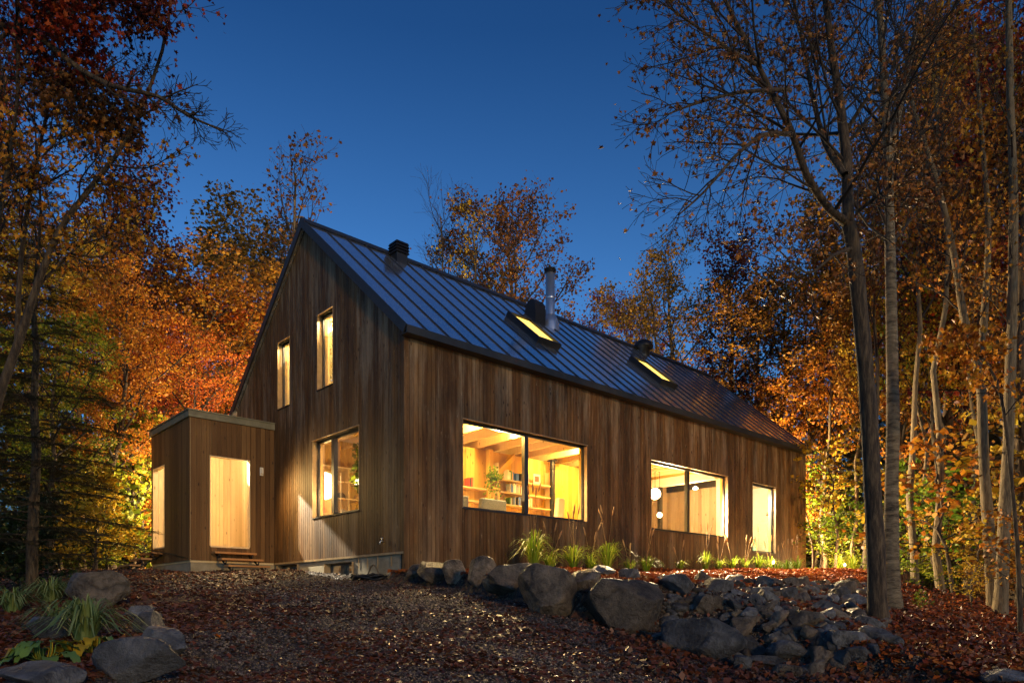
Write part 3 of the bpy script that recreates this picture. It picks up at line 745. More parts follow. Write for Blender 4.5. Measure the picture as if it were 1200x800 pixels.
mb.build('vestibule_wall', M['pale_pine'], ann)
mb = MB(); panel(mb, lambda u, w, n: (u, VY1 - .12 - n, w), steps(VX0 + .12, VX1, .105, .01), lambda u: 1.2, lambda u: 4.24, 0, .015, (), .004)
panel(mb, lambda u, w, n: (-.045 - n, u, w), steps(VY0 + .12, VY1 - .14, .105, .01), lambda u: 1.2, lambda u: 4.24, 0, .015, (), .004)
mb.build('vestibule_lining', M['pale_pine'], ann)
mb = MB(); mb.box(VX0 + .11, VY0 + .11, 1.2, VX1, VY1 - .11, 1.36); mb.build('vestibule_floor', M['pale_pine'], ann)
mb = MB(); mb.box(VX0 + .11, VY0 + .11, 4.245, VX1, VY1 - .11, VZ - .003); mb.build('vestibule_ceiling', M['pale_pine'], ann)
mb = MB(); mb.box(VX0 - .06, VY0 - .06, VZ, VX1, VY1 + .06, VZ + .15); mb.box(VX0 - .085, VY0 - .085, VZ + .15, VX1 - .004, VY1 + .085, VZ + .175)
mb.build('parapet_cap', M['cap'], ann)
mb = MB(); mb.box(VX0 + .01, VY0 + .01, .3, -.003, VY1 - .01, .945); mb.build('vestibule_foundation', M['concrete'], ann)
for (ua, ub, ta, tb), fr in ((DH[0], frV), (LH[0], frVl)):
    t = MB()
    for a_, b_, c_, d_ in ((ua - .001, ua + .02, ta, tb), (ub - .02, ub + .001, ta, tb), (ua + .02, ub - .02, tb - .02, tb), (ua + .02, ub - .02, ta - .035, ta)):
        t.hexa([fr(a_, c_, -.11), fr(b_, c_, -.11), fr(b_, c_, .026), fr(a_, c_, .026), fr(a_, d_, -.11), fr(b_, d_, -.11), fr(b_, d_, .026), fr(a_, d_, .026)])
    t.build('doorway_trim', M['pale_pine'], ann)
# sconce
mb = MB(); mb.box(-.40, 5.745, 3.16, -.32, 5.777, 3.36)
mb.box(-.385, 5.70, 3.20, -.335, 5.745, 3.32); mb.build('sconce', M['white'], ann)

def light(name, kind, loc, energy, color, rad=.05, parent=None, **kw):
    l = bpy.data.lights.new(name, kind); l.energy = energy; l.color = color
    if kind == 'AREA': l.size = rad
    else: l.shadow_soft_size = rad
    for k_, v_ in kw.items(): setattr(l, k_, v_)
    o = bpy.data.objects.new(name, l); COL.objects.link(o); o.location = loc
    if parent: o.parent = parent
    return o
# vestibule ceiling lamp
vl = empty('ceiling_lamp', H(-1.10, 6.7, 4.04)); tag(vl, 'small lit ceiling lamp inside the entrance vestibule', 'ceiling lamp')
mb = MB(); mb.lathe([(0, .203), (.05, .203), (.05, .07), (.10, .065), (.10, .03), (.05, .0), (0, -.002)]); mb.build('lamp_base', M['white'], vl)
light('vestibule_light', 'POINT', (0, 0, -.07), 62, (1, .82, .55), .035, vl)
vs_ = light('vestibule_beam', 'SPOT', H(-1.10, 6.7, 3.965), 1500, (1, .90, .68), .02, None, spot_size=R(33), spot_blend=.12)
vs_.rotation_euler = (H(.48, 3.2, 1.65) - H(-1.10, 6.7, 3.965)).to_track_quat('-Z', 'Y').to_euler()
sl = light('gable_fill_light', 'SPOT', H(-.80, 5.25, 3.0), 110, (1, .64, .22), .35, None, spot_size=R(175), spot_blend=1.0)  # added soft light standing off the sconce, warms the gable wall
sl.rotation_euler = (H(-.5, 2.6, 1.0) - H(-.80, 5.25, 3.0)).to_track_quat('-Z', 'Y').to_euler()

# steps
def steps_thing(loc, rot, label, w=1.0, dirty=False):
    t = empty('entry_steps', loc, rot); tag(t, label, 'steps', 'wooden entry steps')
    for i in range(3):
        mb = MB(); y0 = -.05 - i * .27; z = .42 - i * .165
        mb.box(-w / 2 + i * .05, y0 - .25, z - .045, w / 2 + i * .05, y0, z); mb.build('tread', M['trimwood'], t)
    for sx in (-w / 2 + .12, w / 2 - .1):
        mb = MB()
        for i in range(3):
            y0 = -.05 - i * .27; z = .375 - i * .165
            mb.tube([(sx + i * .05, y0 - .02, z), (sx + i * .05, y0 - .14, z - .15)], .016, 6); mb.tube([(sx + i * .05, y0 - .23, z), (sx + i * .05, y0 - .14, z - .15)], .016, 6)
        mb.tube([(sx, -.02, .36), (sx + .1, -.75, -.05)], .018, 6)
        mb.build('stringer', M['black'], t)
    return t
steps_thing(H(-1.1, 5.77, .79), HA, 'wooden three tread steps with black stringers below the vestibule front doorway')
steps_thing(H(-2.08, 8.05, .85), HA - R(90), 'shadowed three tread steps below the vestibule side opening at far left')

# garden hose heap
t = empty('garden_hose', H(-.35, .75, .5), HA); t.location.z = hz(*H(-.35, .75)[:2]) ; tag(t, 'black coiled garden hose heaped against the foundation below the tap', 'garden hose')
mb = MB(); pth = []
for i in range(180):
    a = i * .22; r = .26 + .09 * math.sin(i * .37) ; pth.append((r * .8 * math.cos(a), r * 1.5 * math.sin(a), .03 + .09 * (i / 180) + .02 * math.sin(i * .9)))
mb.tube(pth, .02, 6); mb.build('coil', M['rubber'], t)
mb = MB(); mb.tube([(.1, -.25 + .45 * (i / 14), .1 + .22 * math.sin(math.pi * i / 14)) for i in range(15)], .016, 6); mb.build('loop', M['palebark'], t)

# ------------------------------------------------------------------ INTERIOR THINGS
def hthing(name, loc, label, cat, group=None):
    t = empty(name, H(*loc), HA); tag(t, label, cat, group); return t
shelf = hthing('bookshelf', (5.55, 2.56, 2.3), 'pine wall bookshelf with three loaded boards behind the large front window', 'bookshelf')
SHZ = [.30, .62, .95]
for zz in SHZ:
    mb = MB(); mb.box(-1.0, -.14, zz - .03, 1.0, .14, zz); mb.build('shelf', M['pale_pine'], shelf)
for xx in (-1.0, 1.0):
    mb = MB(); mb.box(xx - .02, -.14, -.9, xx + .02, .14, 1.35); mb.build('side_panel', M['pale_pine'], shelf)
BC = {'white': (.75, .72, .66), 'cream': (.7, .6, .42), 'red': (.5, .05, .03), 'blue': (.04, .12, .4), 'grey': (.3, .3, .3), 'black': (.03, .03, .03), 'green': (.08, .2, .08), 'tan': (.45, .28, .12)}
for k_, c_ in BC.items(): M['book_' + k_] = plain('book_' + k_, c_, .6, var=.1)
rr = random.Random(4); rown = ['bottom', 'middle', 'top']
for r_, zz in enumerate(SHZ):
    x = -.62 if r_ < 2 else -.7; j = 0
    while x < .5 and j < 13:
        w = rr.uniform(.035, .065); h = rr.uniform(.17, .25); col_ = rr.choice(list(BC))
        if rr.random() < .12: x += .08
        mb = MB(); mb.box(0, -.10, 0, w - .004, .06, h); mb.box(.004, -.096, .004, w - .008, .062, h - .006)
        o = mb.build('book', M['book_' + col_], None, H(5.55 + x, 2.50, 2.3 + zz + .001), HA)
        tag(o, '%s spined book, %s from the left on the %s board of the pine bookshelf' % (col_, ORD[j], rown[r_]), 'book', 'books standing on the pine bookshelf')
        x += w; j += 1
pic = MB(); pic.box(-.13, -.012, 0, .13, .012, .27); 
t = hthing('picture_frame', (5.98, 2.47, 3.252), 'small white framed picture leaning on the top board of the bookshelf', 'picture'); pic.build('frame', M['white'], t)
p2 = MB(); p2.box(-.08, -.016, .06, .08, -.013, .21); p2.build('picture', M['book_red'], t)
# shelf on the left portion
t = hthing('wall_shelf', (3.75, 2.58, 2.9), 'short pine wall shelf at left edge of the large front window', 'shelf')
mb = MB(); mb.box(-.45, -.12, 0, .45, .12, .03); mb.build('board', M['pale_pine'], t)
mb = MB(); mb.box(-.45, -.12, -.34, .45, .12, -.31); mb.build('board', M['pale_pine'], t)
for j, cc in enumerate(['red', 'black', 'red', 'tan']):
    mb = MB(); mb.box(0, -.08, 0, .045, .08, .22 + .01 * j); mb.box(.004, -.084, .004, .04, .078, .21 + .01 * j)
    o = mb.build('book', M['book_' + cc], None, H(3.6 + .05 * j, 2.58, 2.931), HA)
    tag(o, '%s book, %s from the left on the short wall shelf at window left' % (cc, ORD[j]), 'book', 'books on the short wall shelf')
def plant(name, loc, n, spread, h, label, mat=None, trail=False, leafsize=.07, pot=True):
    t = hthing(name, loc, label, 'houseplant'); rg = np.random.default_rng(n)
    mb = MB()
    if pot: mb.lathe([(0, 0), (.07, 0), (.10, .16), (.09, .16), (.085, .14), (0, .14)], n=14); mb.build('pot', M['pot'], t)
    st = MB(); pos = []
    for i in range(n):
        a = rg.uniform(0, 6.28); R_ = spread * rg.uniform(.3, 1); e = h * rg.uniform(.3, 1) * (-1 if trail and rg.random() < .5 else 1)
        pth = [(R_ * q * math.cos(a), R_ * q * math.sin(a), .14 + e * (q ** .7) if e > 0 else .14 + .1 * math.sin(q * 3) + e * q * q) for q in (0, .3, .6, .8, 1)]
        st.tube(pth, .005, 3)
        for q in pth[1:]:
            for _ in range(4): pos.append(np.array(q) + rg.normal(0, .035, 3))
    st.build('stem', M['plantgreen'], t)
    pos = np.array(pos); o = scatter_mesh('leaf_mass', pos, rotmats(len(pos), rg, .9), rg.uniform(.7, 1.3, len(pos)) * leafsize, T_QUAD, LM['greenlit'], t)
    return t
plant('trailing_plant', (4.02, 2.0, 2.88), 26, .26, .42, 'trailing green houseplant beside the bookshelf in the large window', trail=True)
t = hthing('plant_stand', (4.02, 2.0, 1.15), 'tall pine plant stand carrying the trailing houseplant', 'plant stand'); mb = MB(); mb.box(-.12, -.12, 1.69, .12, .12, 1.725)
for a_ in (-.1, .08):
    for b_ in (-.1, .08): mb.box(a_, b_, 0, a_ + .02, b_ + .02, 1.69)
mb.build('stand', M['pine'], t)
plant('tall_houseplant', (.50, 2.25, 2.0), 26, .34, 1.35, 'tall leafy houseplant with red blooms inside the gable window', leafsize=.13)
t = hthing('side_table', (.55, 2.25, 1.15), 'pine side table under the tall houseplant in the gable window', 'table'); mb = MB(); mb.box(-.25, -.25, .81, .25, .25, .848)
for a_ in (-.22, .18):
    for b_ in (-.22, .18): mb.box(a_, b_, 0, a_ + .04, b_ + .04, .81)
mb.build('table_frame', M['pine'], t)
mb = MB()
rg = np.random.default_rng(8); pos = rg.normal(0, .035, (22, 3)) + np.array([0, 0, 0])
o = scatter_mesh('flower', pos, rotmats(22, rg, 1.2), np.full(22, .07), T_QUAD, M['redflower']); o.location = H(.45, 2.52, 2.9); tag(o, 'red bloom hanging beside the lamp in the gable window', 'flower')
plant('potted_plant', (7.9 + .55, .7, 1.98), 12, .2, .3, 'small green potted plant at lower left of the second front window')
t = hthing('plant_shelf', (8.45, .7, 1.94), 'small pine ledge carrying the potted plant in the second window', 'shelf'); mb = MB(); mb.box(-.3, -.15, 0, .3, .15, .035); mb.box(-.02, -.15, -.2, .02, .15, 0); mb.build('board', M['pine'], t)
# gable room shelving
t = hthing('wall_shelf', (1.85, 4.88, 2.2), 'pine shelf unit with caps seen through the gable window', 'shelf')
mb = MB()
for zz in (0, .42, .84, 1.2): mb.box(-1.2, -.22, zz, 1.2, .2, zz + .03)
for yy in (-1.2, -.4, .4, 1.17): mb.box(yy, -.2, -.9, yy + .03, .2, 1.23)
mb.build('shelf_unit', M['pale_pine'], t)
for j, (yy, zz, cc, nm) in enumerate([(1.35, 2.24, 'grey', 'lower grey'), (1.3, 2.655, 'black', 'upper dark'), (1.8, 2.655, 'tan', 'tan'), (.8, 2.24, 'red', 'red')]):
    mb = MB(); mb.lathe([(.12, 0), (.125, .03), (.10, .10), (.05, .145), (0, .15)], n=12); o = mb.build('cap', M['book_' + cc], None, H(yy, 4.8, zz), HA)
    tag(o, '%s cap resting on the shelf unit behind the gable window' % nm, 'cap', 'caps on the hall shelf')
pwall('partition', .27, 2.9, 5.1, 5.22, 1.15, 4.19, M['pine'])
# stove pipe in the big room
t = hthing('stove_pipe', (6.55, 2.42, 1.6), 'speckled black stove pipe rising in front of the pine boarded wall', 'stove pipe')
mb = MB(); mb.lathe([(.075, 0), (.075, 2.38)], n=16); mb.build('pipe', M['black'], t)
for zz in (.7, 1.4, 2.1):
    mb = MB(); mb.lathe([(.076, 0), (.084, .01), (.084, .03), (.076, .04)], (0, 0, zz), 16); mb.build('collar', M['black'], t)
mb = MB(); mb.lathe([(.077, 0), (.16, .02), (.16, .03), (.077, .035)], (0, 0, 2.33), 16); mb.build('ceiling_ring', M['black'], t)
mb = MB(); mb.box(-.28, -.22, -.45, .28, .22, -.002); mb.box(-.2, -.235, -.38, .2, -.221, -.1); mb.build('stove_body', M['black'], t)
# upholstered chairs just inside the big window
for (x, w, lb) in ((1.78, .62, 'grey armchair back at lower left of the large front window'), (2.80, .80, 'grey armchair back beside the mullion of the large front window'), (4.98, .30, 'pale upholstered chair back at lower right of the large front window')):
    t = hthing('armchair', (x, .75, 1.15), lb, 'armchair', 'upholstered armchairs behind the large window')
    hh = 1.18 if x < 4 else 1.42
    mt = M['fabric'] if x < 4 else M['canvas']
    mb = MB(); mb.hexa([(-w / 2, -.12, .3), (w / 2, -.12, .3), (w / 2, .06, .3), (-w / 2, .06, .3), (-w / 2 + .03, -.2, hh), (w / 2 - .03, -.2, hh), (w / 2 - .03, -.07, hh), (-w / 2 + .03, -.07, hh)]); o = mb.build('backrest', mt, t)
    bv = o.modifiers.new('b', 'BEVEL'); bv.width = .04; bv.segments = 3
    mb = MB(); mb.box(-w / 2, .02, .3, w / 2, .6, .45); o = mb.build('seat', mt, t); bv = o.modifiers.new('b', 'BEVEL'); bv.width = .03; bv.segments = 2
    for ax in (-w / 2 + .04, w / 2 - .08):
        for ay in (-.06, .5): mb = MB(); mb.box(ax, ay, 0, ax + .04, ay + .04, .3); mb.build('leg', M['pine'], t)
# striped deck chair behind the narrow window
t = hthing('striped_chair', (14.78, .85, 1.15), 'teal and cream striped canvas chair in the narrow right window', 'chair')
mb = MB()
for i in range(6):
    x0 = -.24 + i * .08; mb.hexa([(x0, .0, .3), (x0 + .08, .0, .3), (x0 + .08, .02, .3), (x0, .02, .3), (x0 + .05, .14, 1.05), (x0 + .13, .14, 1.05), (x0 + .13, .16, 1.05), (x0 + .05, .16, 1.05)], i % 2)
mb.build('canvas_back', [M['teal'], M['canvas']], t)
mb = MB(); mb.box(-.24, -.4, .28, .24, 0, .32); mb.build('seat', M['canvas'], t)
for a_ in (-.24, .21):
    for b_ in (-.38, 0): mb = MB(); mb.box(a_, b_, 0, a_ + .03, b_ + .03, .28); mb.build('leg', M['pine'], t)
# pendant lamps
def pendant(loc, r, label, watts, top=4.19, flat=False, col=(1, .62, .26)):
    t = hthing('pendant_lamp', loc, label, 'pendant lamp', 'lit pendant lamps')
    mb = MB()
    if flat: pr = [(0, -r * .45), (r * .7, -r * .35), (r, 0), (r * .5, r * .5), (.02, r * .6)]
    else: pr = [(r * math.sin(math.pi * i / 12) + (.0), -r * math.cos(math.pi * i / 12)) for i in range(13)]
    mb.lathe(pr, n=20); mb.build('lamp_shade', M['globe'], t)
    c = MB(); c.tube([(0, 0, r * .6), (0, 0, top - loc[2])], .008, 6); c.build('cord', M['black'], t)
    light('pendant_light', 'POINT', (0, 0, -r - .12), watts, col, .06, t)
    return t
pendant((9.76, 1.3, 3.24), .165, 'large round glowing globe lamp at the left of the second front window', 60)
pendant((10.67, 1.8, 2.73), .08, 'small low glowing pendant under the globe lamp in the second window', 10)
pendant((11.72, 1.2, 3.6), .09, 'bright starry pendant in the right pane of the second front window', 45, flat=True)
pendant((.75, 2.95, 2.78), .10, 'glowing lamp behind the houseplant in the gable window', 110)
pendant((14.2, .85, 3.75), .07, 'lit ceiling pendant at the top of the narrow right window', 11, top=4.0, flat=True, col=(.98, 1, .86))
# ceiling spot lights of the big room, set up between joists
for i, (x, y, w) in enumerate([(2.3, 1.1, 55), (4.0, 1.2, 70), (6.0, 1.2, 75), (7.3, 1.6, 30), (10.6, 4.6, 50), (5, 4.6, 30)]):
    t = hthing('ceiling_spotlight', (x, y, 4.198), 'small recessed ceiling light, %s from the gable end' % ORD[i], 'ceiling light', 'recessed ceiling lights')
    mb = MB(); mb.lathe([(0, -.03), (.05, -.03), (.05, 0)], n=12); mb.build('housing', M['white'], t)
    light('ceiling_light_lamp', 'POINT', (0, 0, -.10), w * 1.9, (1, .66, .17), .05, t)
for i, (x, y, w) in enumerate([(.75, 5.2, 80), (.75, 3.1, 80), (5, 4, 60), (10.3, 4, 60)]):
    t = hthing('attic_lamp', (x, y, 6.9), 'upstairs lamp, %s from the gable end' % ORD[i], 'lamp', 'upstairs lamps')
    mb = MB(); mb.lathe([(0, -.08), (.07, -.06), (.09, 0), (.03, .08), (0, .08)], n=12); mb.build('lamp_shade', M['globe'], t)
    light('attic_lamp_light', 'POINT', (0, 0, -.15), w * 3.2, (1, .86, .54), .05, t)
for (x, y, z, w, tx, ty, tz_, c) in ((9.9, 1.1, 3.1, 3200, 9.6, -4, 1.2, (1, .74, .40)), (3.4, 1.1, 3.5, 520, 2.6, -4, -.6, (1, .68, .30)), (13.9, .9, 3.5, 420, 13.4, -4, -.6, (1, .88, .66)), (.72, 2.9, 2.70, 170, -4, 2.0, .6, (1, .68, .30))):
    o = light('window_fill_spot', 'SPOT', H(x, y, z), w, c, .05, None, spot_size=R(140), spot_blend=.6)  # added spots aimed outward, stand in for light spilling from the windows
    o.rotation_euler = (H(tx, ty, tz_) - H(x, y, z)).to_track_quat('-Z', 'Y').to_euler()
# unseen lamps, assumed and added on the hidden walls to light the woods behind
for loc, w, lb, nrm_ in (((L_ + .30, 2.0, 3.3), 2600, 'assumed unseen wall lamp on the far gable wall', None), ((-1.2, VY1 + .32, 3.2), 330, 'added unseen wall lamp on the back of the vestibule', None), ((6.0, W_ + .3, 3.2), 2900, 'assumed unseen wall lamp added on the rear wall of the house', None), ((12.0, W_ + .3, 3.2), 1800, 'added unseen wall lamp on the rear wall near the far end', None)):
    t = hthing('added_wall_lamp', loc, lb, 'added wall lamp', 'added outdoor lamps')
    mb = MB(); mb.lathe([(0, -.1), (.06, -.09), (.06, .09), (0, .1)], n=12); mb.build('lamp_shade', M['globe'], t)
    mb = MB()
    if loc[0] > L_: mb.box(-.28, -.03, -.02, -.06, .03, .02)
    else: mb.box(-.03, -.28, -.02, .03, -.06, .02)
    mb.build('bracket', M['black'], t)
    light('added_wall_lamp_light', 'POINT', (.12 if loc[0] > L_ else 0, 0 if loc[0] > L_ else .12, -.2), w, (1, .70, .36), .08, t)

for i, (x, y, w, lb) in enumerate([(16.3, -1.5, 90, 'added low fill light among the grasses at the far house corner'), (12.3, -1.1, 16, 'added low fill light under the narrow right window')]):  # low lights added to brighten the bed, wall foot and trunks
    q = H(x, y); t = empty('bed_fill_light', (q.x, q.y, hz(q.x, q.y)), HA); tag(t, lb, 'added fill light', 'added fill lights in the bed')
    mb = MB(); mb.lathe([(.012, 0), (.012, .24)], n=8); mb.build('stake', M['black'], t)
    mb = MB(); mb.lathe([(0, .24), (.03, .24), (.03, .30), (0, .30)], n=12); mb.build('lens', M['globe'], t)
    mb = MB(); mb.lathe([(.05, .30), (.045, .315), (0, .33)], n=12); mb.build('cap', M['black'], t)
    light('bed_fill_light_lamp', 'POINT', (0, 0, .42), w, (1, .62, .26), .05, t)

# ------------------------------------------------------------------ ROCKS
import bmesh
_ico = {}
def ico(sub):
    if sub not in _ico:
        bm = bmesh.new(); bmesh.ops.create_icosphere(bm, subdivisions=sub, radius=1)
        V = np.array([v.co[:] for v in bm.verts]); Fc = np.array([[v.index for v in f.verts] for f in bm.faces]); bm.free(); _ico[sub] = (V, Fc)
    return _ico[sub]
def rock(name, c, dims, seed, mat, sub=4, ncut=13, rotz=None, parent=None):
    rg = np.random.default_rng(seed); V, Fc = ico(sub); V = V.copy()
    for _ in range(ncut):
        n = rg.normal(0, 1, 3); n /= np.linalg.norm(n); h = rg.uniform(.42, .80)
        d = V @ n; over = np.maximum(d - h, 0); V -= np.outer(over * .985, n)
    n = np.array([0, 0, 1.0]); d = V @ n; V -= np.outer(np.maximum(d - .72, 0) * .8, n)
    nn = np.array([mnoise.fractal(Vector(v * 1.7) + Vector((seed, 0, 0)), .9, 2.1, 6) for v in V])
    st = np.array([mnoise.ridged_multi_fractal(Vector((v[0] * 1.1, v[1] * 1.1, v[2] * 4.5)) + Vector((seed * 1.7, 0, 0)), 1.0, 2.0, 4, 1.0, 2.0) for v in V])
    V *= (1 + .085 * nn + .035 * (st - 1.2))[:, None]
    V *= np.array(dims) / 2 * 1.42
    o = mesh_np(name, V, Fc, mat, smooth=False)
    o.location = c; o.rotation_euler = (rg.uniform(-.15, .15), rg.uniform(-.15, .15), rg.uniform(-.5, .5) if rotz is None else rotz)
    return o
def rock_px(px, ytop, ybot, wpx, seed, mat, label, name='boulder', group='boulders of the retaining row', deep=.8, sink=.12, pull=0):
    p = ghit(px, ybot); d = p.y - pull
    w = wpx / F * d; h = (ybot - ytop) / F * d
    c = (p.x, p.y + w * deep * .42, p.z + h / 2 - sink * h * .5)
    o = rock(name, c, (w, w * deep, h * (1 + sink)), seed, mat)
    tag(o, label, 'rock', group); return o
RB, RG_ = M['rockbrown'], M['rock']
row = [(485, 660, 681, 24, RB, 'small pale boulder at the foot of the house corner, leftmost of the row'),
 (512, 656, 685, 38, RB, 'rounded tan boulder second from the house corner'),
 (536, 657, 687, 30, RB, 'narrow upright boulder third from the house corner'),
 (562, 655, 693, 34, RB, 'tall rounded boulder fourth from the house corner'),
 (604, 661, 700, 60, RB, 'wide flat topped boulder below the tallest grass tuft'),
 (653, 664, 722, 70, RB, 'large pointed boulder between the flat topped one and the biggest one'),
 (736, 672, 744, 96, RB, 'biggest square shouldered boulder at the centre of the row'),
 (688, 668, 700, 40, RB, 'dark boulder wedged behind and left of the biggest boulder'),
 (704, 660, 676, 34, RG_, 'dark rounded rock on the bed just above the biggest boulder'),
 (742, 664, 680, 28, RG_, 'small grey rock peeking over the top of the biggest boulder')]
for i, (px, yt, yb, w, mt, lb) in enumerate(row):
    rock_px(px, yt, yb, w, 11 + i * 3, mt, lb)
# rubble bank: individual stones
big = [(822, 724, 772, 84, RG_, 'largest slanting blue grey slab at the left front of the rubble bank'),
 (800, 672, 700, 40, RG_, 'oval grey stone at the upper left of the rubble bank right of the biggest boulder'),
 (846, 678, 696, 36, RG_, 'blue grey angular stone on the top edge of the rubble bank'),
 (876, 725, 752, 40, RB, 'tan edged block in the middle of the rubble bank'),
 (940, 754, 776, 50, RG_, 'pale flat stone low at the front of the rubble bank'),
 (968, 758, 784, 36, RB, 'brown block at the front right corner of the rubble bank'),
 (900, 768, 782, 44, RG_, 'thin flat slab lying at the very front of the rubble bank'),
 (948, 712, 735, 38, RB, 'rounded cracked pinkish stone right of the middle of the rubble bank'),
 (832, 700, 724, 38, RB, 'brown pointed stone above the largest blue grey slab'),
 (1004, 738, 760, 44, RG_, 'broad grey stone near the right end of the rubble bank'),
 (1185, 783, 802, 60, RG_, 'lone pale stone at the lower right corner beside the leaf path')]
placed = []
for i, (px, yt, yb, w, mt, lb) in enumerate(big):
    rock_px(px, yt, yb, w, 101 + i * 7, mt, lb, name='stone', group=None if 'lone' in lb else 'stones of the rubble bank'); placed.append((px, (yt + yb) / 2, w * .45))
rr = random.Random(21); cand = []
def in_rub(px, py):
    P2 = [(770, 672), (830, 676), (900, 681), (1015, 684), (1040, 720), (1040, 756), (985, 782), (930, 794), (880, 782), (850, 776), (786, 765), (770, 745), (785, 700)]
    return bool(inpoly(np.array([px * 1.0]), np.array([py * 1.0]), P2)[0])
tries = 0
while len(cand) < 150 and tries < 60000:
    tries += 1
    px = rr.uniform(768, 1045); py = rr.uniform(676, 796)
    if not in_rub(px, py): continue
    s = rr.uniform(11, 27) * (.62 + .55 * (py - 680) / 110)
    if any(math.hypot(px - a, (py - b) * 1.35) < (s * .34 + c) for a, b, c in placed): continue
    placed.append((px, py, s * .42)); cand.append((px, py, s))
cand.sort(key=lambda c: c[1]); nrow = 6; per = int(math.ceil(len(cand) / nrow)); rn = ['rearmost', 'second', 'third', 'fourth', 'fifth', 'front']
for r_ in range(nrow):
    sub = sorted(cand[r_ * per:(r_ + 1) * per])
    for j, (px, py, s) in enumerate(sub):
        p = ghit(px, py + s * .3); w = s / F * p.y * 1.38
        mt = RG_ if rr.random() < .6 else RB; size = 'large' if w > .42 else 'small' if w < .28 else 'medium'
        o = rock('stone', (p.x, p.y + w * .3, p.z + w * .20), (w * rr.uniform(.95, 1.3), w * rr.uniform(.7, 1.1), w * rr.uniform(.62, .95)), 500 + r_ * 40 + j, mt, sub=3, ncut=12, rotz=rr.uniform(-1.5, 1.5))
        o.rotation_euler[0] = rr.uniform(-.35, .35); o.rotation_euler[1] = rr.uniform(-.35, .35)
        tag(o, '%s %s stone, %s from left in the %s row of the rubble bank' % (size, 'grey' if mt is RG_ else 'brown', ORD[j], rn[r_]), 'rock', 'stones of the rubble bank')
# rocks edging the lower left mound
for i, (px, yt, yb, w, mt, lb) in enumerate([(105, 672, 716, 70, RB, 'dark boulder with a sunlit right face at the top of the left bed'),
   (168, 718, 746, 44, RG_, 'layered grey rock right of the strap grass in the left bed'),
   (178, 738, 772, 62, RG_, 'smooth blue grey rock at the right tip of the left bed'),
   (140, 752, 806, 104, RG_, 'big cracked blue grey rock at the bottom of the left bed'),
   (40, 778, 812, 100, RG_, 'low flat grey rock at the bottom left corner of the photo'),
   (45, 724, 752, 66, RG_, 'flat grey rock half hidden behind the hosta'),
   (160, 706, 722, 40, RG_, 'small dark rock tucked under the grass tips at the right of the left bed')]):
    o = rock_px(px, yt, yb, w * .84, 303 + i * 5, mt, lb, group='rocks edging the left planting bed')

# ------------------------------------------------------------------ GRASSES
def tuft(loc, h, n, spread, mat, label, cat='grass tuft', name='grass_tuft', width=.012, seeds=0, seed=0, group=None, droop=1.0):
    rg = random.Random(seed); t = empty(name, loc); tag(t, label, cat, group)
    mb = MB()
    for i in range(n):
        a = rg.uniform(0, 6.28); L = h * rg.uniform(.55, 1.1); uu = rg.random(); sp = spread * (.1 + 1.3 * uu); b0 = .02 + .05 * rg.random(); L *= 1.1 - .35 * uu; arch = (1.5 + 1.25 * uu) * droop
        w = width * rg.uniform(.6, 1.2); px_, py_ = math.cos(a), math.sin(a); qx, qy = -py_ * w, px_ * w; vs = []; m_ = 7
        for k in range(m_):
            q = k / (m_ - 1); r = b0 + sp * q ** 1.5; z = L * math.sin(min(q * arch, 2.75)) * .9; ww = (1 - q) ** .6 + .04
            x, y = r * px_, r * py_; vs += [(x - qx * ww, y - qy * ww, z), (x + qx * ww, y + qy * ww, z)]
        mb.add(vs, [(2 * k, 2 * k + 1, 2 * k + 3, 2 * k + 2) for k in range(m_ - 1)], 0, True)
    mb.build('blades', mat, t)
    for i in range(seeds):
        a = rg.uniform(0, 6.28); hh = h * rg.uniform(1.5, 2.1); lx = rg.uniform(-.15, .2); ly = rg.uniform(-.1, .1)
        mb = MB(); mb.tube([(0, 0, 0), (lx * .3, ly * .3, hh * .5), (lx, ly, hh)], [.004, .003, .002], 4); o = mb.build('stalk', LM['seed'], t)
        s = MB(); d = Vector((lx, ly, hh)); e = Vector((lx * .5, ly * .5, .22)).normalized()
        s.tube([d - e * .02, d + e * .04, d + e * .11, d + e * .17, d + e * .20], [.004, .016, .018, .011, .002], 6); s.build('seed_head', LM['seed'], o)
    return t
def tuft_px(px, py, hpx, n, spx, lb, seeds=0, seed=1, mat='grass', yoff=0):
    # stand in the bed, just in front of the long wall
    k = (px - 600) / F; x, zz, = 0, 0
    yl = -.85
    ox = HC.x - yl * UY; oy = HC.y + yl * UX
    xl = (k * oy - ox) / (UX - k * UY); p = H(xl, yl); z = hz(p.x, p.y)
    return tuft((p.x, p.y, z - .02), 1.35 * hpx / F * p.y, int(n * .8), 1.25 * spx / F * p.y, LM[mat], lb, seeds=seeds + 2, seed=seed, group='ornamental grasses along the long wall')
G = [(625, 668, 36, 200, 24, 'largest full green grass tuft beneath the left big window pane', 2, 1),
     (672, 668, 24, 150, 26, 'wispy yellow green grass tuft beneath the window mullion', 2, 2),
     (712, 668, 28, 150, 24, 'bright grass tuft with two tall seed heads right of the biggest boulder top', 2, 3),
     (757, 668, 16, 90, 14, 'small grass tuft left of the second front window', 0, 4),
     (797, 670, 10, 60, 12, 'lowest little grass tuft under the left pane of the second window', 0, 5),
     (827, 668, 18, 90, 12, 'grass tuft with upright seed heads under the second window', 3, 6),
     (858, 671, 15, 80, 12, 'grass tuft at the right end of the second window', 0, 7),
     (889, 671, 17, 80, 10, 'grass tuft directly beneath the narrow right window', 0, 8),
     (912, 673, 11, 70, 12, 'short grass tuft just right of the narrow window', 0, 9),
     (934, 672, 15, 90, 12, 'grass tuft with a brown seed head at the far house corner', 2, 10)]
for px, py, hp, n, sp, lb, sd, se in G: tuft_px(px, py, hp, n, sp, lb, sd, se)
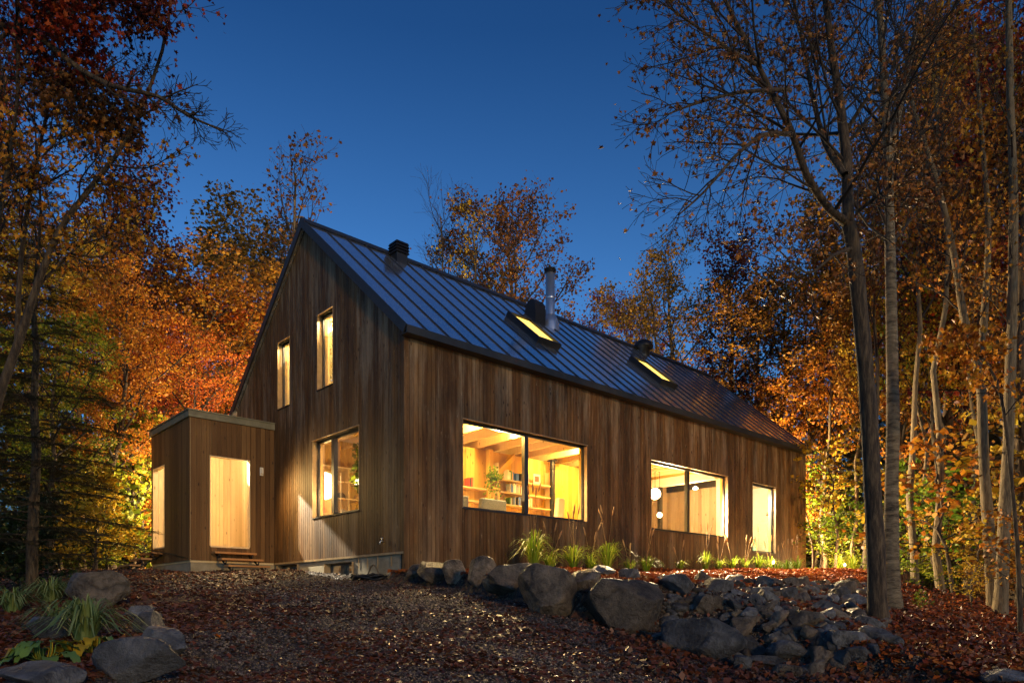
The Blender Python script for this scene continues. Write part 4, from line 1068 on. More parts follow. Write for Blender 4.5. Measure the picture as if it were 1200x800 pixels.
for i, (px, py, hp, n, sp, lb, sd) in enumerate([(645, 668, 18, 90, 18, 'low grass tuft between the two tallest tufts left of the window mullion', 1), (692, 668, 18, 90, 18, 'low grass tuft left of the two tall seed heads', 1), (738, 668, 13, 70, 14, 'very small grass tuft behind the biggest boulder', 0), (843, 670, 12, 60, 12, 'small grass tuft between the two under the second window', 1), (873, 670, 13, 60, 12, 'small grass tuft left of the narrow right window', 1), (902, 671, 14, 80, 14, 'grass tuft beneath the right jamb of the narrow window', 0), (923, 672, 13, 80, 14, 'grass tuft between the narrow window and the house corner', 1)]):
    tuft_px(px, py, hp, n, sp, lb, sd, 120 + i)
for i, (px, lb) in enumerate([(955, 'first grass tuft beyond the far house corner'), (975, 'second grass tuft beyond the far house corner'), (996, 'last grass tuft left of the big maple trunk')]):
    p = H(17.2 + i * .9, -.9 - .1 * i); tuft((p.x, p.y, hz(p.x, p.y) - .02), .75, 140, .5, LM['grass'], lb, seeds=1 + (i == 0), seed=40 + i, group='ornamental grasses along the long wall')
# strap grasses and hosta in the left mound
for i, (px, py, h, n, s, lb) in enumerate([(100, 752, .34, 120, .42, 'arching strap leaved grass clump in the middle of the left bed'),
     (60, 706, .30, 110, .45, 'strap leaved grass clump left of the dark boulder'),
     (15, 716, .26, 80, .40, 'strap leaved grass clump at the left edge of the photo'),
     (92, 686, .24, 70, .35, 'strap leaved grass draped over the top of the dark boulder'),
     (70, 738, .24, 70, .34, 'low strap leaved grass clump behind the hosta')]):
    p = ghit(px, py); tuft((p.x, p.y, p.z - .02), h * 1.15, int(n * 1.5), s * 1.1, LM['liriope'], lb, seed=70 + i, width=.011, group='strap leaved grasses in the left bed', droop=1.25)
def broadleaf(loc, n, size, label, seed, mats):
    t = empty('hosta', loc); tag(t, label, 'hosta'); rg = random.Random(seed)
    for i in range(n):
        a = rg.uniform(0, 6.28); L = size * rg.uniform(.7, 1.15); w = L * .36; r0 = .03; el = rg.uniform(.15, 1.0); mb = MB(); vs = []; m_ = 8
        d = Vector((math.cos(a), math.sin(a), 0)); sd = Vector((-d.y, d.x, 0)); base = d * r0 + Vector((0, 0, .02))
        st = d * (size * .55 * (1.2 - el)) + Vector((0, 0, size * .75 * el)) ; tip0 = base + st
        for k in range(m_):
            q = k / (m_ - 1); ww = w * math.sin(math.pi * min(1, q * .93 + .07)) ** .8 * (1 - .25 * q); c = tip0 + d * (L * q) + Vector((0, 0, L * (.25 * q - .75 * q * q)))
            for s_ in (-1, -.5, 0, .5, 1): vs.append(c + sd * (ww * s_) + Vector((0, 0, .22 * ww * abs(s_) + .012 * math.sin(q * 20) * abs(s_))))
        mb.add(vs, [(5 * k + j, 5 * k + j + 1, 5 * k + j + 6, 5 * k + j + 5) for k in range(m_ - 1) for j in range(4)], 0, True)
        mb.tube([base, (base + tip0) / 2 + d * .01, tip0], .004, 4)
        mb.build('leaf', rg.choice(mats), t)
    return t
p = ghit(52, 778); broadleaf((p.x, p.y, p.z), 22, .17, 'green and yellowing hosta at the lower left between the rocks', 5, [LM['hosta'], LM['hosta'], LM['yellow']])
p = ghit(108, 768); broadleaf((p.x, p.y, p.z), 14, .15, 'smaller yellow leaved hosta behind the big cracked rock', 9, [LM['hosta'], LM['yellow'], LM['yellow']])
p = ghit(255, 750); o = scatter_mesh('maple_leaf', np.array([[p.x, p.y, p.z + .035]]), rotmats(1, np.random.default_rng(5), .3), np.array([.08]), T_MAPLE, LM['brightred']); tag(o, 'single bright red maple leaf lying on the gravel', 'leaf')

# ------------------------------------------------------------------ TREES
def rand_perp(d, rg):
    v = Vector((rg.gauss(0, 1), rg.gauss(0, 1), rg.gauss(0, 1))); v -= d * v.dot(d)
    return v.normalized()
def branch(mb, leaves, path, radii, level, P_, rg):
    """path: explicit polyline; spawns children, collects leaf anchors"""
    sides = [9, 6, 4, 3, 3][min(level, 4)]
    mb.tube(path, radii, sides, min(level, 1), cap=False, wob=.12 if level == 0 else 0)
    L = sum((path[i + 1] - path[i]).length for i in range(len(path) - 1))
    if level >= P_['levels']:
        k = P_['leaves']
        if k <= 0: return
        for i in range(int(k * rg.uniform(.5, 1.5) + rg.random())):
            t = rg.random() * (len(path) - 1.001); j = int(t); p = path[j].lerp(path[j + 1], t - j)
            s = P_['lspread']
            leaves.append((p.x + rg.gauss(0, s), p.y + rg.gauss(0, s), p.z + rg.gauss(0, s * .5) - s * .3))
        return
    n = P_['n'][level]; st = P_['start'][level]; az = rg.uniform(0, 6.28)
    for i in range(n):
        t = st + (1 - st) * (i + rg.random() * .8) / n; t = min(t, .985)
        f = t * (len(path) - 1); j = min(int(f), len(path) - 2); p = path[j].lerp(path[j + 1], f - j)
        d = (path[j + 1] - path[j]).normalized(); r = radii[j] + (radii[j + 1] - radii[j]) * (f - j)
        az += 2.4 + rg.uniform(-.4, .4)
        a0 = d.orthogonal().normalized(); b0 = d.cross(a0); side = a0 * math.cos(az) + b0 * math.sin(az)
        ang = R(P_['ang'][level] + rg.uniform(-14, 14)) * (1.15 - .45 * t)
        cd = (d * math.cos(ang) + side * math.sin(ang)).normalized()
        cl = P_['len'][level] * (1.0 - P_.get('taperlen', .55) * (t - st) / (1 - st + 1e-6)) * rg.uniform(.7, 1.2)
        if level == 0 and P_.get('round'): cl = P_['len'][0] * (.45 + .75 * math.sin(math.pi * min(1, (t - st) / (1 - st) * .85 + .12))) * rg.uniform(.7, 1.2)
        segs = [0, 6, 4, 3][min(level + 1, 3)]; pts = [p.copy()]; dd = cd.copy()
        for s in range(segs):
            dd = (dd + Vector((rg.gauss(0, .13), rg.gauss(0, .13), rg.gauss(0, .10) + P_['trop'][level]))).normalized()
            pts.append(pts[-1] + dd * (cl / segs))
        cr = min(r * .62, cl * P_.get('thick', .022) + .004); tip = max(.0035, cr * .25)
        branch(mb, leaves, pts, [cr + (tip - cr) * s / segs for s in range(segs + 1)], level + 1, P_, rg)
def trunkpath(h, rg, bend=.05, seg=10, lean=(0, 0)):
    pts = [Vector((0, 0, -.25))]; x = y = 0
    for i in range(1, seg + 1):
        x += rg.gauss(0, bend) + lean[0] * h / seg; y += rg.gauss(0, bend) + lean[1] * h / seg; pts.append(Vector((x, y, h * i / seg)))
    return pts
def leafmesh(name, leaves, size, tmpl, mat, parent, seed=0, tilt=.95, sv=.4):
    if not leaves: return None
    rg = np.random.default_rng(seed); P3 = np.array(leaves); n = len(P3)
    return scatter_mesh(name, P3, rotmats(n, rg, tilt), size * rg.uniform(1 - sv, 1 + sv, n), tmpl, mat, parent)
def make_tree(name, h, r, P_, seed, bark, leafmat, lsize, tmpl=T_QUAD, path=None, lean=(0, 0)):
    rg = random.Random(seed); t = empty(name); mb = MB(); lv = []
    pts = path or trunkpath(h, rg, P_.get('bend', .06), 10, lean); n = len(pts)
    rad = [r * (1.25 if i == 0 else 1) * (1 - .86 * (i / (n - 1)) ** .9) + .006 for i in range(n)]
    branch(mb, lv, pts, rad, 0, P_, rg)
    mb.build('trunk', [bark, M['twig']], t)
    if lv: leafmesh('crown', lv, lsize, tmpl, leafmat, t, seed)
    return t
def copy_thing(o):
    c = o.copy(); COL.objects.link(c)
    for k in ('label', 'group', 'category'):
        if k in c: del c[k]
    for ch in list(o.children):
        d = ch.copy(); COL.objects.link(d); d.parent = c
    return c
PR = {
 'maple': dict(levels=3, n=[22, 7, 5], start=[.22, .15, .1], ang=[62, 48, 45], len=[3.3, 1.35, .6], trop=[.07, .04, .02], leaves=17, lspread=.14, round=True),
 'maple2': dict(levels=3, n=[20, 8, 5], start=[.30, .2, .1], ang=[55, 50, 45], len=[3.0, 1.3, .6], trop=[.10, .03, .0], leaves=17, lspread=.15, round=True, bend=.12),
 'upright': dict(levels=3, n=[22, 7, 4], start=[.25, .15, .1], ang=[40, 38, 40], len=[3.2, 1.3, .6], trop=[.14, .08, .04], leaves=15, lspread=.14),
 'sparse': dict(levels=3, n=[18, 6, 4], start=[.28, .25, .1], ang=[42, 38, 40], len=[3.0, 1.2, .6], trop=[.14, .08, .05], leaves=3, lspread=.07),
 'bare': dict(levels=3, n=[20, 7, 5], start=[.25, .2, .1], ang=[45, 38, 35], len=[2.8, 1.2, .6], trop=[.12, .08, .05], leaves=0, lspread=.1),
 'slim': dict(levels=3, n=[15, 6, 4], start=[.50, .2, .1], ang=[50, 48, 45], len=[2.1, 1.0, .5], trop=[.10, .04, .0], leaves=9, lspread=.13, bend=.10),
 'sapling': dict(levels=2, n=[12, 7], start=[.30, .1], ang=[72, 50], len=[1.3, .5], trop=[.0, -.01], leaves=7, lspread=.05, bend=.05, thick=.010),
 'shrub': dict(levels=2, n=[26, 9], start=[.05, .1], ang=[60, 50], len=[1.2, .5], trop=[.05, .02], leaves=13, lspread=.08, bend=.06, thick=.010),
}
protos = {}
for k, (h, r, bark, ls) in {'maple': (12, .16, 'bark', .10), 'maple2': (12, .17, 'bark', .105), 'upright': (12, .14, 'bark', .10), 'sparse': (12, .13, 'palebark', .10), 'bare': (12, .12, 'palebark', .1), 'slim': (12, .10, 'palebark', .11), 'sapling': (3, .022, 'bark', .10), 'shrub': (2.4, .03, 'bark', .085)}.items():
    protos[k] = [make_tree(k, h, r, PR[k], 50 + len(protos) * 11 + q, M[bark], LM['orange'], ls) for q in range(2)]
def make_conifer(h, seed, nb=110):
    rg = random.Random(seed); t = empty('conifer'); mb = MB(); pts = trunkpath(h, rg, .03, 9)
    mb.tube(pts, [.11 * (1 - .93 * i / 9) * h / 9 + .006 for i in range(10)], 8, cap=False)
    pos = []; dirs = []
    for i in range(nb):
        t_ = .10 + .89 * i / nb; z = h * t_; L = (1 - t_) * h * .30 * rg.uniform(.7, 1.15) + .12; a = i * 2.4 + rg.uniform(-.3, .3)
        d = Vector((math.cos(a), math.sin(a), 0)); f = t_ * 9; j = min(int(f), 8); p0 = pts[j].lerp(pts[j + 1], f - j); path = []
        for s in range(6):
            q = s / 5; path.append(p0 + d * (L * q) + Vector((0, 0, L * (.18 * q - .42 * q * q + (.15 * q ** 3)))))
        mb.tube(path, [.012 * (1 - .8 * s / 5) + .002 for s in range(6)], 4, cap=False)
        nbz = max(4, int(L / .10)); sd = Vector((-d.y, d.x, 0))
        for k in range(nbz):
            q = .12 + .88 * (k + rg.random() * .5) / nbz; fs = q * 5; jj = min(int(fs), 4); c = path[jj].lerp(path[jj + 1], min(1, fs - jj))
            for sg in (-1, 1):
                bl = L * .38 * (1.1 - q) + .10; bd = (d * .75 + sd * sg * .8 + Vector((0, 0, -.15 + rg.uniform(-.12, .1)))).normalized()
                mb.tube([c, c + bd * bl], [.004, .002], 3, cap=False)
                for m in range(max(3, int(bl / .022))):
                    cc = c + bd * (bl * (m + .5) * .022 / bl if bl > .07 else rg.random() * bl)
                    for s2 in (-1, 1):
                        nd = (bd * .6 + bd.cross(Vector((0, 0, 1))) * s2 * .8 + Vector((0, 0, rg.uniform(-.2, .3)))).normalized()
                        pos.append(cc); dirs.append(nd)
    mb.build('trunk', M['bark'], t)
    P3 = np.array([p[:] for p in pos]); D = np.array([d[:] for d in dirs]); up = np.tile(np.array([0, 0, 1.0]), (len(D), 1))
    X = np.cross(D, up); X /= np.linalg.norm(X, axis=1)[:, None] + 1e-9; Z = np.cross(X, D)
    Rm = np.stack([X, D, Z], -1); scatter_mesh('crown', P3, Rm, np.random.default_rng(seed).uniform(.04, .075, len(P3)), T_NEEDLE, LM['conifer'], t)
    return t
protos['conifer'] = [make_conifer(8, 5)]
USED = {}
def place_tree(kind, var, loc, h, label, leaf=None, wide=1.0, rz=None, name='deciduous_tree', group='trees of the surrounding wood', cat='tree', h0=None, tilt=0):
    pr = protos[kind][var % len(protos[kind])]; key = (kind, var % len(protos[kind]))
    if key not in USED: USED[key] = 1; o = pr
    else: o = copy_thing(pr)
    base = h0 or {'sapling': 3, 'shrub': 2.4, 'conifer': 8}.get(kind, 12)
    s = h / base; o.location = (loc[0], loc[1], hz(loc[0], loc[1]) - .05); o.scale = (s * wide, s * wide, s)
    o.rotation_euler = (tilt, 0, rz if rz is not None else random.uniform(0, 6.28)); o.name = name
    tag(o, label, cat, group)
    for ch in o.children:
        if ch.name.startswith('crown') and leaf:
            ch.material_slots[0].link = 'OBJECT'; ch.material_slots[0].material = LM[leaf]
    return o
def tree_px(kind, var, px, top, d, label, leaf=None, wide=1.0, **kw):
    x = (px - 600) / F * d; g = hz(x, d); h = (706 - top) / F * d - g
    return place_tree(kind, var, (x, d), h, label, leaf, wide, **kw)
T = [
 # left background
 ('upright', 0, 172, 236, 28, 'tall dark purple maple rising highest above the left woods', 'purple', 1.2),
 ('maple', 0, 95, 330, 24, 'orange maple with broad crown left of the purple one', 'orange', 1.1),
 ('maple2', 1, 238, 345, 29, 'rust orange maple rising behind the vestibule roof', 'rust', 1.6),
 ('maple', 1, 225, 410, 22.5, 'shorter scarlet maple directly left of the gable slope', 'brightred', 1.25),
 ('sparse', 0, 345, 198, 31, 'thin nearly bare tree with a few orange leaves behind the gable peak', 'dull', 1.15),
 ('maple2', 0, 295, 300, 36, 'olive brown tree behind the left slope of the gable', 'brown', 1.5),
 ('maple', 0, 25, 290, 21, 'golden orange maple behind the foreground spruce', 'yellow', 1.2),
 ('maple2', 1, 130, 350, 19.5, 'yellow and orange maple between spruce and vestibule', 'orange', 1.2),
 ('maple', 1, 60, 400, 17.5, 'yellow green maple right of the spruce trunk', 'green', 1.3),
 ('upright', 1, 165, 420, 25, 'red maple glowing behind the vestibule left corner', 'red', 1.3),
 ('upright', 0, -40, 120, 22, 'dark red maple at the left edge of the woods', 'red', 1.1),
 ('maple', 0, -150, 60, 20, 'tall rust maple beyond the left edge', 'rust', 1.2),
 ('maple', 1, 180, 365, 33, 'crimson maple between the purple maple and the gable', 'red', 1.6),
 ('maple2', 1, 262, 380, 31, 'low orange red maple tucked against the gable slope', 'brightred', 1.6),
 ('maple2', 0, 130, 300, 40, 'brown maple filling the gap far behind the left woods', 'brown', 1.2),
 ('maple', 1, 30, 330, 36, 'rust maple far back at the left', 'rust', 1.3),
 ('maple', 0, 290, 330, 42, 'dim rust tree far behind the gable slope', 'rust', 1.2),
 # behind the ridge
 ('maple', 1, 602, 272, 42, 'broad orange brown maple standing above the middle of the ridge', 'dull', 1.12),
 ('maple', 0, 560, 318, 44, 'olive brown maple overlapping the left side of the broad ridge maple', 'brown', .8),
 ('bare', 0, 520, 255, 42, 'leafless pale tree left of the broad maple above the ridge', None, .9),
 ('sparse', 1, 548, 262, 40, 'low golden leaved tree between the bare one and the broad maple', 'yellow', .9),
 # right background
 ('maple', 1, 738, 382, 46, 'small red tree peeking over the ridge left of the far vent', 'red', .9),
 ('sparse', 1, 792, 308, 38, 'dark loose topped tree right of the far roof vent', 'brown', 1.1),
 ('maple2', 1, 785, 355, 36, 'olive brown tree behind the far end of the roof', 'brown', 1.1),
 ('upright', 1, 850, 310, 34, 'purple topped tree with several stems behind the far rake', 'purple', 1.15),
 ('maple', 1, 880, 382, 31, 'muted orange tree under the purple topped one', 'rust', 1.35),
 ('maple2', 0, 930, 350, 33, 'rust orange tree behind the far end of the house', 'orange', 1.2),
 ('maple', 0, 915, 465, 29.5, 'low coral orange maple beside the far roof corner', 'orange', 1.4),
 ('upright', 0, 968, 270, 29, 'tall orange maple left of the big dark trunk', 'orange', 1.1),
 ('sparse', 1, 1005, 340, 31, 'amber maple behind the big dark trunk', 'yellow', 1.2),
 ('maple2', 1, 1060, 215, 27, 'amber maple behind the birch', 'rust', 1.1),
 ('upright', 1, 1100, 130, 24, 'tall dark red maple right of the birch top', 'purple', 1.25),
 ('maple', 0, 1150, 200, 23, 'orange maple with drooping sprays at the right', 'orange', 1.1),
 ('upright', 0, 1190, 40, 21, 'tall dark red maple at the right edge', 'red', 1.2),
 ('maple2', 0, 1240, 150, 20, 'rust maple just beyond the right edge', 'rust', 1.2),
 ('sparse', 1, 1120, 330, 34, 'yellow green maple deep in the right woods', 'green', 1.2),
 ('sparse', 0, 1190, 360, 33, 'orange maple deep in the right woods at the edge', 'orange', 1.2),
 ('slim', 0, 1095, 300, 21.5, 'slender pale stemmed tree leaning left right of the birch', 'yellow', 1.0),
 ('slim', 1, 1083, 250, 22.5, 'second slender pale stemmed tree close to the birch', 'green', 1.0),
 ('slim', 0, 970, 350, 27, 'slender pale stem left of the big trunk', 'orange', 1.0),
 ('slim', 1, 1003, 345, 26, 'slender pale stem just left of the big dark trunk base', 'rust', .9),
 ('slim', 1, 1128, 240, 20.5, 'slender straight tree midway between birch and right trunks', 'orange', .9),
 ('slim', 0, 1020, 300, 25, 'slender stem seen between the big trunk and the birch', 'yellow', .9),
 ('slim', 1, 1066, 380, 30, 'thin distant stem right of the birch', 'brown', .8),
 ('slim', 0, 1110, 380, 31, 'thin distant stem in the dark gap of the right woods', 'brown', .8),
 ('slim', 1, 1150, 350, 29, 'thin distant stem behind the right trunks', 'rust', .8),
 ('slim', 0, 1075, 60, 19, 'pale slender trunk rising beside the birch on its right', 'dull', .8),
 ('slim', 1, 1108, 20, 18, 'pale slender trunk left of the leaning forked maple', 'orange', .8),
 ('slim', 1, 1014, 180, 22, 'pale slender trunk between the big maple and the house corner', 'dull', .8),
 ('slim', 0, 1136, 120, 24, 'pale slender trunk behind the leaning forked maple', 'orange', .7),
 ('slim', 1, 985, 300, 30, 'distant slender trunk between house corner and big maple', 'orange', .7),
 ('slim', 0, 1090, 330, 27, 'distant slender trunk in the middle of the right woods', 'yellow', .7),
 ('slim', 0, 955, 420, 31, 'thin distant stem right of the house corner', 'brown', .8),
]
for i, (k, v, px, top, d, lb, leaf, wd) in enumerate(T): tree_px(k, v, px, top, d, lb, leaf, wd, rz=(i * 1.7) % 6.28)
for i, (px, top, d, lb, wd) in enumerate([(1110, 270, 30, 'dark evergreen behind the slender stems at the right', 1.2), (1055, 400, 33, 'dark evergreen behind the birch', 1.2), (1165, 300, 31, 'dark evergreen at the right edge of the woods', 1.2), (1030, 330, 34, 'tall dark evergreen between the big trunk and the birch', 1.2), (1085, 420, 28, 'dark evergreen behind the saplings right of the birch', 1.3), (1135, 400, 26, 'dark evergreen behind the leaning forked maple', 1.3),
   (1000, 470, 30, 'low dark evergreen behind the big trunk', 1.4), (955, 500, 32, 'low dark evergreen behind the far house corner', 1.4), (-30, 330, 17, 'dark evergreen at the left edge', 1.3)]):
    tree_px('conifer', 0, px, top, d, lb, None, wd, name='evergreen_tree', rz=i * 1.1)
# woods beyond what the photo frames, behind the house
for i, (px, top, d, k, leaf) in enumerate([(400, 430, 44, 'maple', 'rust'), (470, 430, 48, 'upright', 'orange'), (660, 450, 50, 'maple2', 'brown'), (700, 440, 52, 'maple', 'orange')]):
    tree_px(k, 0, px, top, d, 'tree hidden behind the house roof, %s from the left' % ORD[i], leaf, 1.2)
# saplings and shrubs
S = [('sapling', 950, 548, 26.5, 'bright green sapling beside the far house corner', 'greenlit', 1.3), ('sapling', 962, 610, 25, 'low green sapling under the taller one at the far corner', 'greenlit', 1.6),
 ('sapling', 1075, 560, 20, 'yellow green sapling right of the birch base', 'yellow', 1.3), ('sapling', 1120, 520, 17.5, 'orange leaved sapling with flat layered sprays', 'orange', 1.5),
 ('sapling', 1140, 585, 16, 'golden leaved sapling left of the right trunks', 'yellow', 1.5), ('sapling', 1190, 480, 16.5, 'golden sapling at the right edge', 'yellow', 1.5),
 ('sapling', 975, 520, 24.5, 'amber sapling with a single spray left of the big trunk', 'yellow', 1.2), ('sapling', 1195, 600, 13.5, 'orange low sapling at the right edge', 'orange', 1.4),
 ('sapling', 1060, 640, 17.5, 'small green seedling right of the birch foot', 'green', 1.6), ('sapling', 1140, 660, 15, 'small yellow seedling left of the right trunks', 'yellow', 1.6),
 ('sapling', 1068, 545, 21, 'yellow green sapling directly behind the birch', 'greenlit', 1.5), ('sapling', 1098, 575, 19, 'green sapling between the birch and the right trunks', 'greenlit', 1.5), ('sapling', 985, 560, 28, 'green sapling deep behind the far grasses', 'green', 1.5), ('sapling', 1008, 590, 23, 'low green sapling left of the big trunk foot', 'greenlit', 1.5),
 ('sapling', 1083, 690, 13, 'tiny green seedling on the leaf path', 'greenlit', 1.4)]
for i, (k, px, top, d, lb, leaf, wd) in enumerate(S): tree_px(k, i, px, top, d, lb, leaf, wd, name='sapling', cat='sapling', group='saplings at the wood edge', rz=i * 2.2)
B = [(150, 505, 20.5, 'yellow green shrub left of the vestibule', 'green', 1.2), (110, 560, 18, 'yellow shrub right of the spruce foot', 'yellow', 1.3), (75, 540, 19.5, 'dark green shrub behind the spruce trunk', 'forest', 1.3),
 (168, 585, 21.5, 'orange tinged shrub at the vestibule side opening', 'orange', 1.3), (25, 590, 12.5, 'dark shrub at the left edge beside the spruce', 'conifer', 1.4), (125, 610, 19, 'low green shrub at the edge of the gravel', 'green', 1.5),
 (-20, 560, 11, 'dark leafy shrub in the left corner', 'conifer', 1.3), (1095, 640, 22, 'low green shrub among the slender stems', 'green', 1.6), (1050, 640, 24, 'low green shrub behind the birch foot', 'forest', 1.6),
 (985, 620, 27, 'green shrub beyond the far grasses', 'green', 1.5), (1170, 620, 20, 'rust shrub behind the right trunks', 'rust', 1.6), (1010, 600, 31, 'dark shrub deep behind the big trunk', 'forest', 1.9), (1130, 600, 27, 'dark shrub deep in the right woods', 'forest', 1.9),
 (955, 590, 33, 'dark shrub behind the green saplings', 'forest', 1.9), (190, 560, 27, 'dark shrub far behind the vestibule', 'forest', 1.9), (60, 600, 26, 'dark shrub far back in the left woods', 'forest', 2.0)]
for i, (px, top, d, lb, leaf, wd) in enumerate(B): tree_px('shrub', i, px, top, d, lb, leaf, wd, name='shrub', cat='shrub', group='understory shrubs', rz=i * 1.3)
# unplaced prototypes are removed
for k, lst in protos.items():
    for o in lst:
        if 'label' not in o:
            for ch in list(o.children): bpy.data.objects.remove(ch)
            bpy.data.objects.remove(o)

# distant woodland that reads as one mass
rg = np.random.default_rng(12); n = 150000
ang = rg.uniform(-1.0, 1.0, n); rad = rg.uniform(40, 62, n); X = rad * np.sin(ang); Y = rad * np.cos(ang)
top = 7.5 + 2.0 * np.sin(ang * 17) + 1.6 * np.sin(ang * 41 + 1) + 1.0 * np.sin(ang * 90)
top = np.where(np.abs(ang) < .36, top - 1.0, top + 1.5)
Z = hgt(X, Y) + rg.uniform(0, 1, n) ** 1.5 * top
tr = MB()
for i in range(150):
    a = random.uniform(-1, 1); r_ = random.uniform(38, 60); x, y = r_ * math.sin(a), r_ * math.cos(a); z0 = hz(x, y)
    tr.tube([(x, y, z0 - .3), (x + random.uniform(-.3, .3), y, z0 + 4), (x + random.uniform(-.6, .6), y, z0 + 9)], [.13, .10, .04], 5, cap=False)
fw = empty('far_woodland'); tag(fw, 'dim far woodland closing the view behind the nearer trees', 'woodland', kind='stuff')
tr.build('trunks', M['bark'], fw); scatter_mesh('foliage', np.column_stack([X, Y, Z]), rotmats(n, rg, .8), rg.uniform(.22, .42, n), T_QUAD, LM['forest'], fw)

# ---- hand placed foreground trees
def px_path(pts): return [Pt(*p) for p in pts]
def smooth_path(p, sub=3):
    out = []
    for i in range(len(p) - 1):
        p0 = p[max(0, i - 1)]; p1 = p[i]; p2 = p[i + 1]; p3 = p[min(len(p) - 1, i + 2)]
        for s in range(sub):
            t = s / sub
            out.append(.5 * ((2 * p1) + (-p0 + p2) * t + (2 * p0 - 5 * p1 + 4 * p2 - p3) * t * t + (-p0 + 3 * p1 - 3 * p2 + p3) * t ** 3))
    out.append(p[-1]); return out
def hand_tree(name, stems, label, bark, leafmat, lsize, seed, cat='tree', tmpl=T_MAPLE, extra=None):
    """stems: list of (pixel path with depth, r0, r1, params)"""
    rg = random.Random(seed); b = px_path(stems[0][0])[0]; t = empty(name, b); tag(t, label, cat, 'foreground trees')
    mb = MB(); lv = []
    for pts, r0, r1, P_ in stems:
        p = smooth_path([q - b for q in px_path(pts)]); n = len(p)
        rad = [r0 + (r1 - r0) * (i / (n - 1)) for i in range(n)]
        if stems[0][0] is pts: rad[0] *= 1.25; rad[1] *= 1.06; 
        if P_ is None: mb.tube(p, rad, 10, cap=False, wob=.12)
        else: branch(mb, lv, p, rad, 0 if P_['levels'] >= 3 else P_.get('lvl', 0), P_, rg)
    mb.build('trunk', [bark, M['twig']], t)
    if lv:
        if extra:
            mats = extra; P3 = lv; k = len(mats)
            zs = sorted(v[2] for v in lv)
            for i, mt in enumerate(mats):
                lo = zs[int(len(zs) * i / k)]; hi = zs[min(len(zs) - 1, int(len(zs) * (i + 1) / k))]
                w = (zs[-1] - zs[0]) * .06
                sel = [v for v in lv if lo <= v[2] + rg.gauss(0, w) * 0 < hi]
                leafmesh('crown', sel, lsize, tmpl, mt, t, seed + i)
        else: leafmesh('crown', lv, lsize, tmpl, leafmat, t, seed)
    return t
limb = lambda ln, lv, n=(9, 6, 4), st=.15, tr=(.03, .03, .02), an=(50, 45, 45): dict(levels=3, n=list(n), start=[st, .15, .1], ang=list(an), len=[ln, ln * .5, ln * .25], trop=list(tr), leaves=lv, lspread=.09, thick=.009)
b1 = ghit(1029, 727)
D1 = b1.y
hand_tree('maple_tree', [
 ([(1029, 729, D1), (1026, 640, D1), (1020, 520, D1), (1011, 400, D1), (1001, 300, D1), (994, 262, D1)], .122, .088, None),
 ([(994, 262, D1), (992, 190, D1 + .1), (984, 120, D1 + .2), (972, 40, D1 + .2), (962, -60, D1 + .2), (955, -160, D1 + .2)], .082, .025, limb(2.4, 2.0, (16, 6, 4), .1)),
 ([(994, 262, D1), (972, 245, D1 - .2), (945, 205, D1 - .4), (928, 155, D1 - .6), (905, 110, D1 - .7), (880, 60, D1 - .8), (845, -10, D1 - .9), (825, -70, D1 - .9)], .060, .015, limb(2.0, 3.4, (16, 6, 4), .12)),
 ([(990, 205, D1), (968, 170, D1 + .3), (955, 125, D1 + .5), (942, 60, D1 + .6), (925, -30, D1 + .7)], .05, .015, limb(1.7, 5.0, (13, 6, 4), .15)),
 ([(930, 158, D1 - .6), (895, 158, D1 - .9), (860, 185, D1 - 1.2), (825, 225, D1 - 1.4), (795, 252, D1 - 1.5)], .032, .008, limb(1.1, .5, (10, 5, 4), .15, (-.02, -.01, 0))),
 ([(925, 105, D1 - .7), (870, 108, D1 - 1.1), (820, 120, D1 - 1.3), (780, 135, D1 - 1.5)], .028, .007, limb(1.0, 1.2, (10, 5, 4), .15, (0, 0, 0))),
 ([(1000, 290, D1), (975, 300, D1 - .4), (945, 320, D1 - .7), (905, 285, D1 - 1)], .028, .007, limb(.9, 2.5, (8, 5, 4), .2)),
 ([(1003, 250, D1), (1035, 225, D1 - .3), (1072, 200, D1 - .6)], .028, .007, limb(.9, 3, (8, 5, 4), .2)),
 ([(994, 150, D1 + .2), (1020, 110, D1), (1060, 70, D1 - .2), (1110, 40, D1 - .3)], .03, .007, limb(1.1, .2, (8, 5, 4), .2)),
 ([(885, 75, D1 - .8), (850, 55, D1 - 1.2), (800, 20, D1 - 1.5), (770, 0, D1 - 1.6)], .025, .006, limb(1.0, 1.0, (10, 5, 4), .15, (0, 0, 0))),
], 'big dark forked maple trunk right of the rubble bank with sparse orange leaves', M['bark'], LM['dull'], .064, 5)
b2 = ghit(1046, 712); D2 = b2.y
hand_tree('birch_tree', [
 ([(1047, 716, D2), (1044, 620, D2), (1046, 520, D2), (1045, 400, D2), (1043, 300, D2), (1041, 200, D2), (1036, 100, D2), (1030, 0, D2), (1022, -90, D2)], .125, .04, limb(2.6, 0.06, (26, 7, 5), .48, (.10, .06, .04), (38, 36, 36))),
 ([(1041, 190, D2), (1058, 110, D2 + .3), (1072, 40, D2 + .5), (1090, -60, D2 + .8)], .07, .02, limb(2.0, 0.05, (14, 7, 5), .1, (.10, .06, .04), (38, 36, 36))),
], 'pale barked birch close behind the big maple with bare fine twigs', M['birch'], LM['rust'], .1, 8)
b3 = ghit(1163, 712); D3 = b3.y
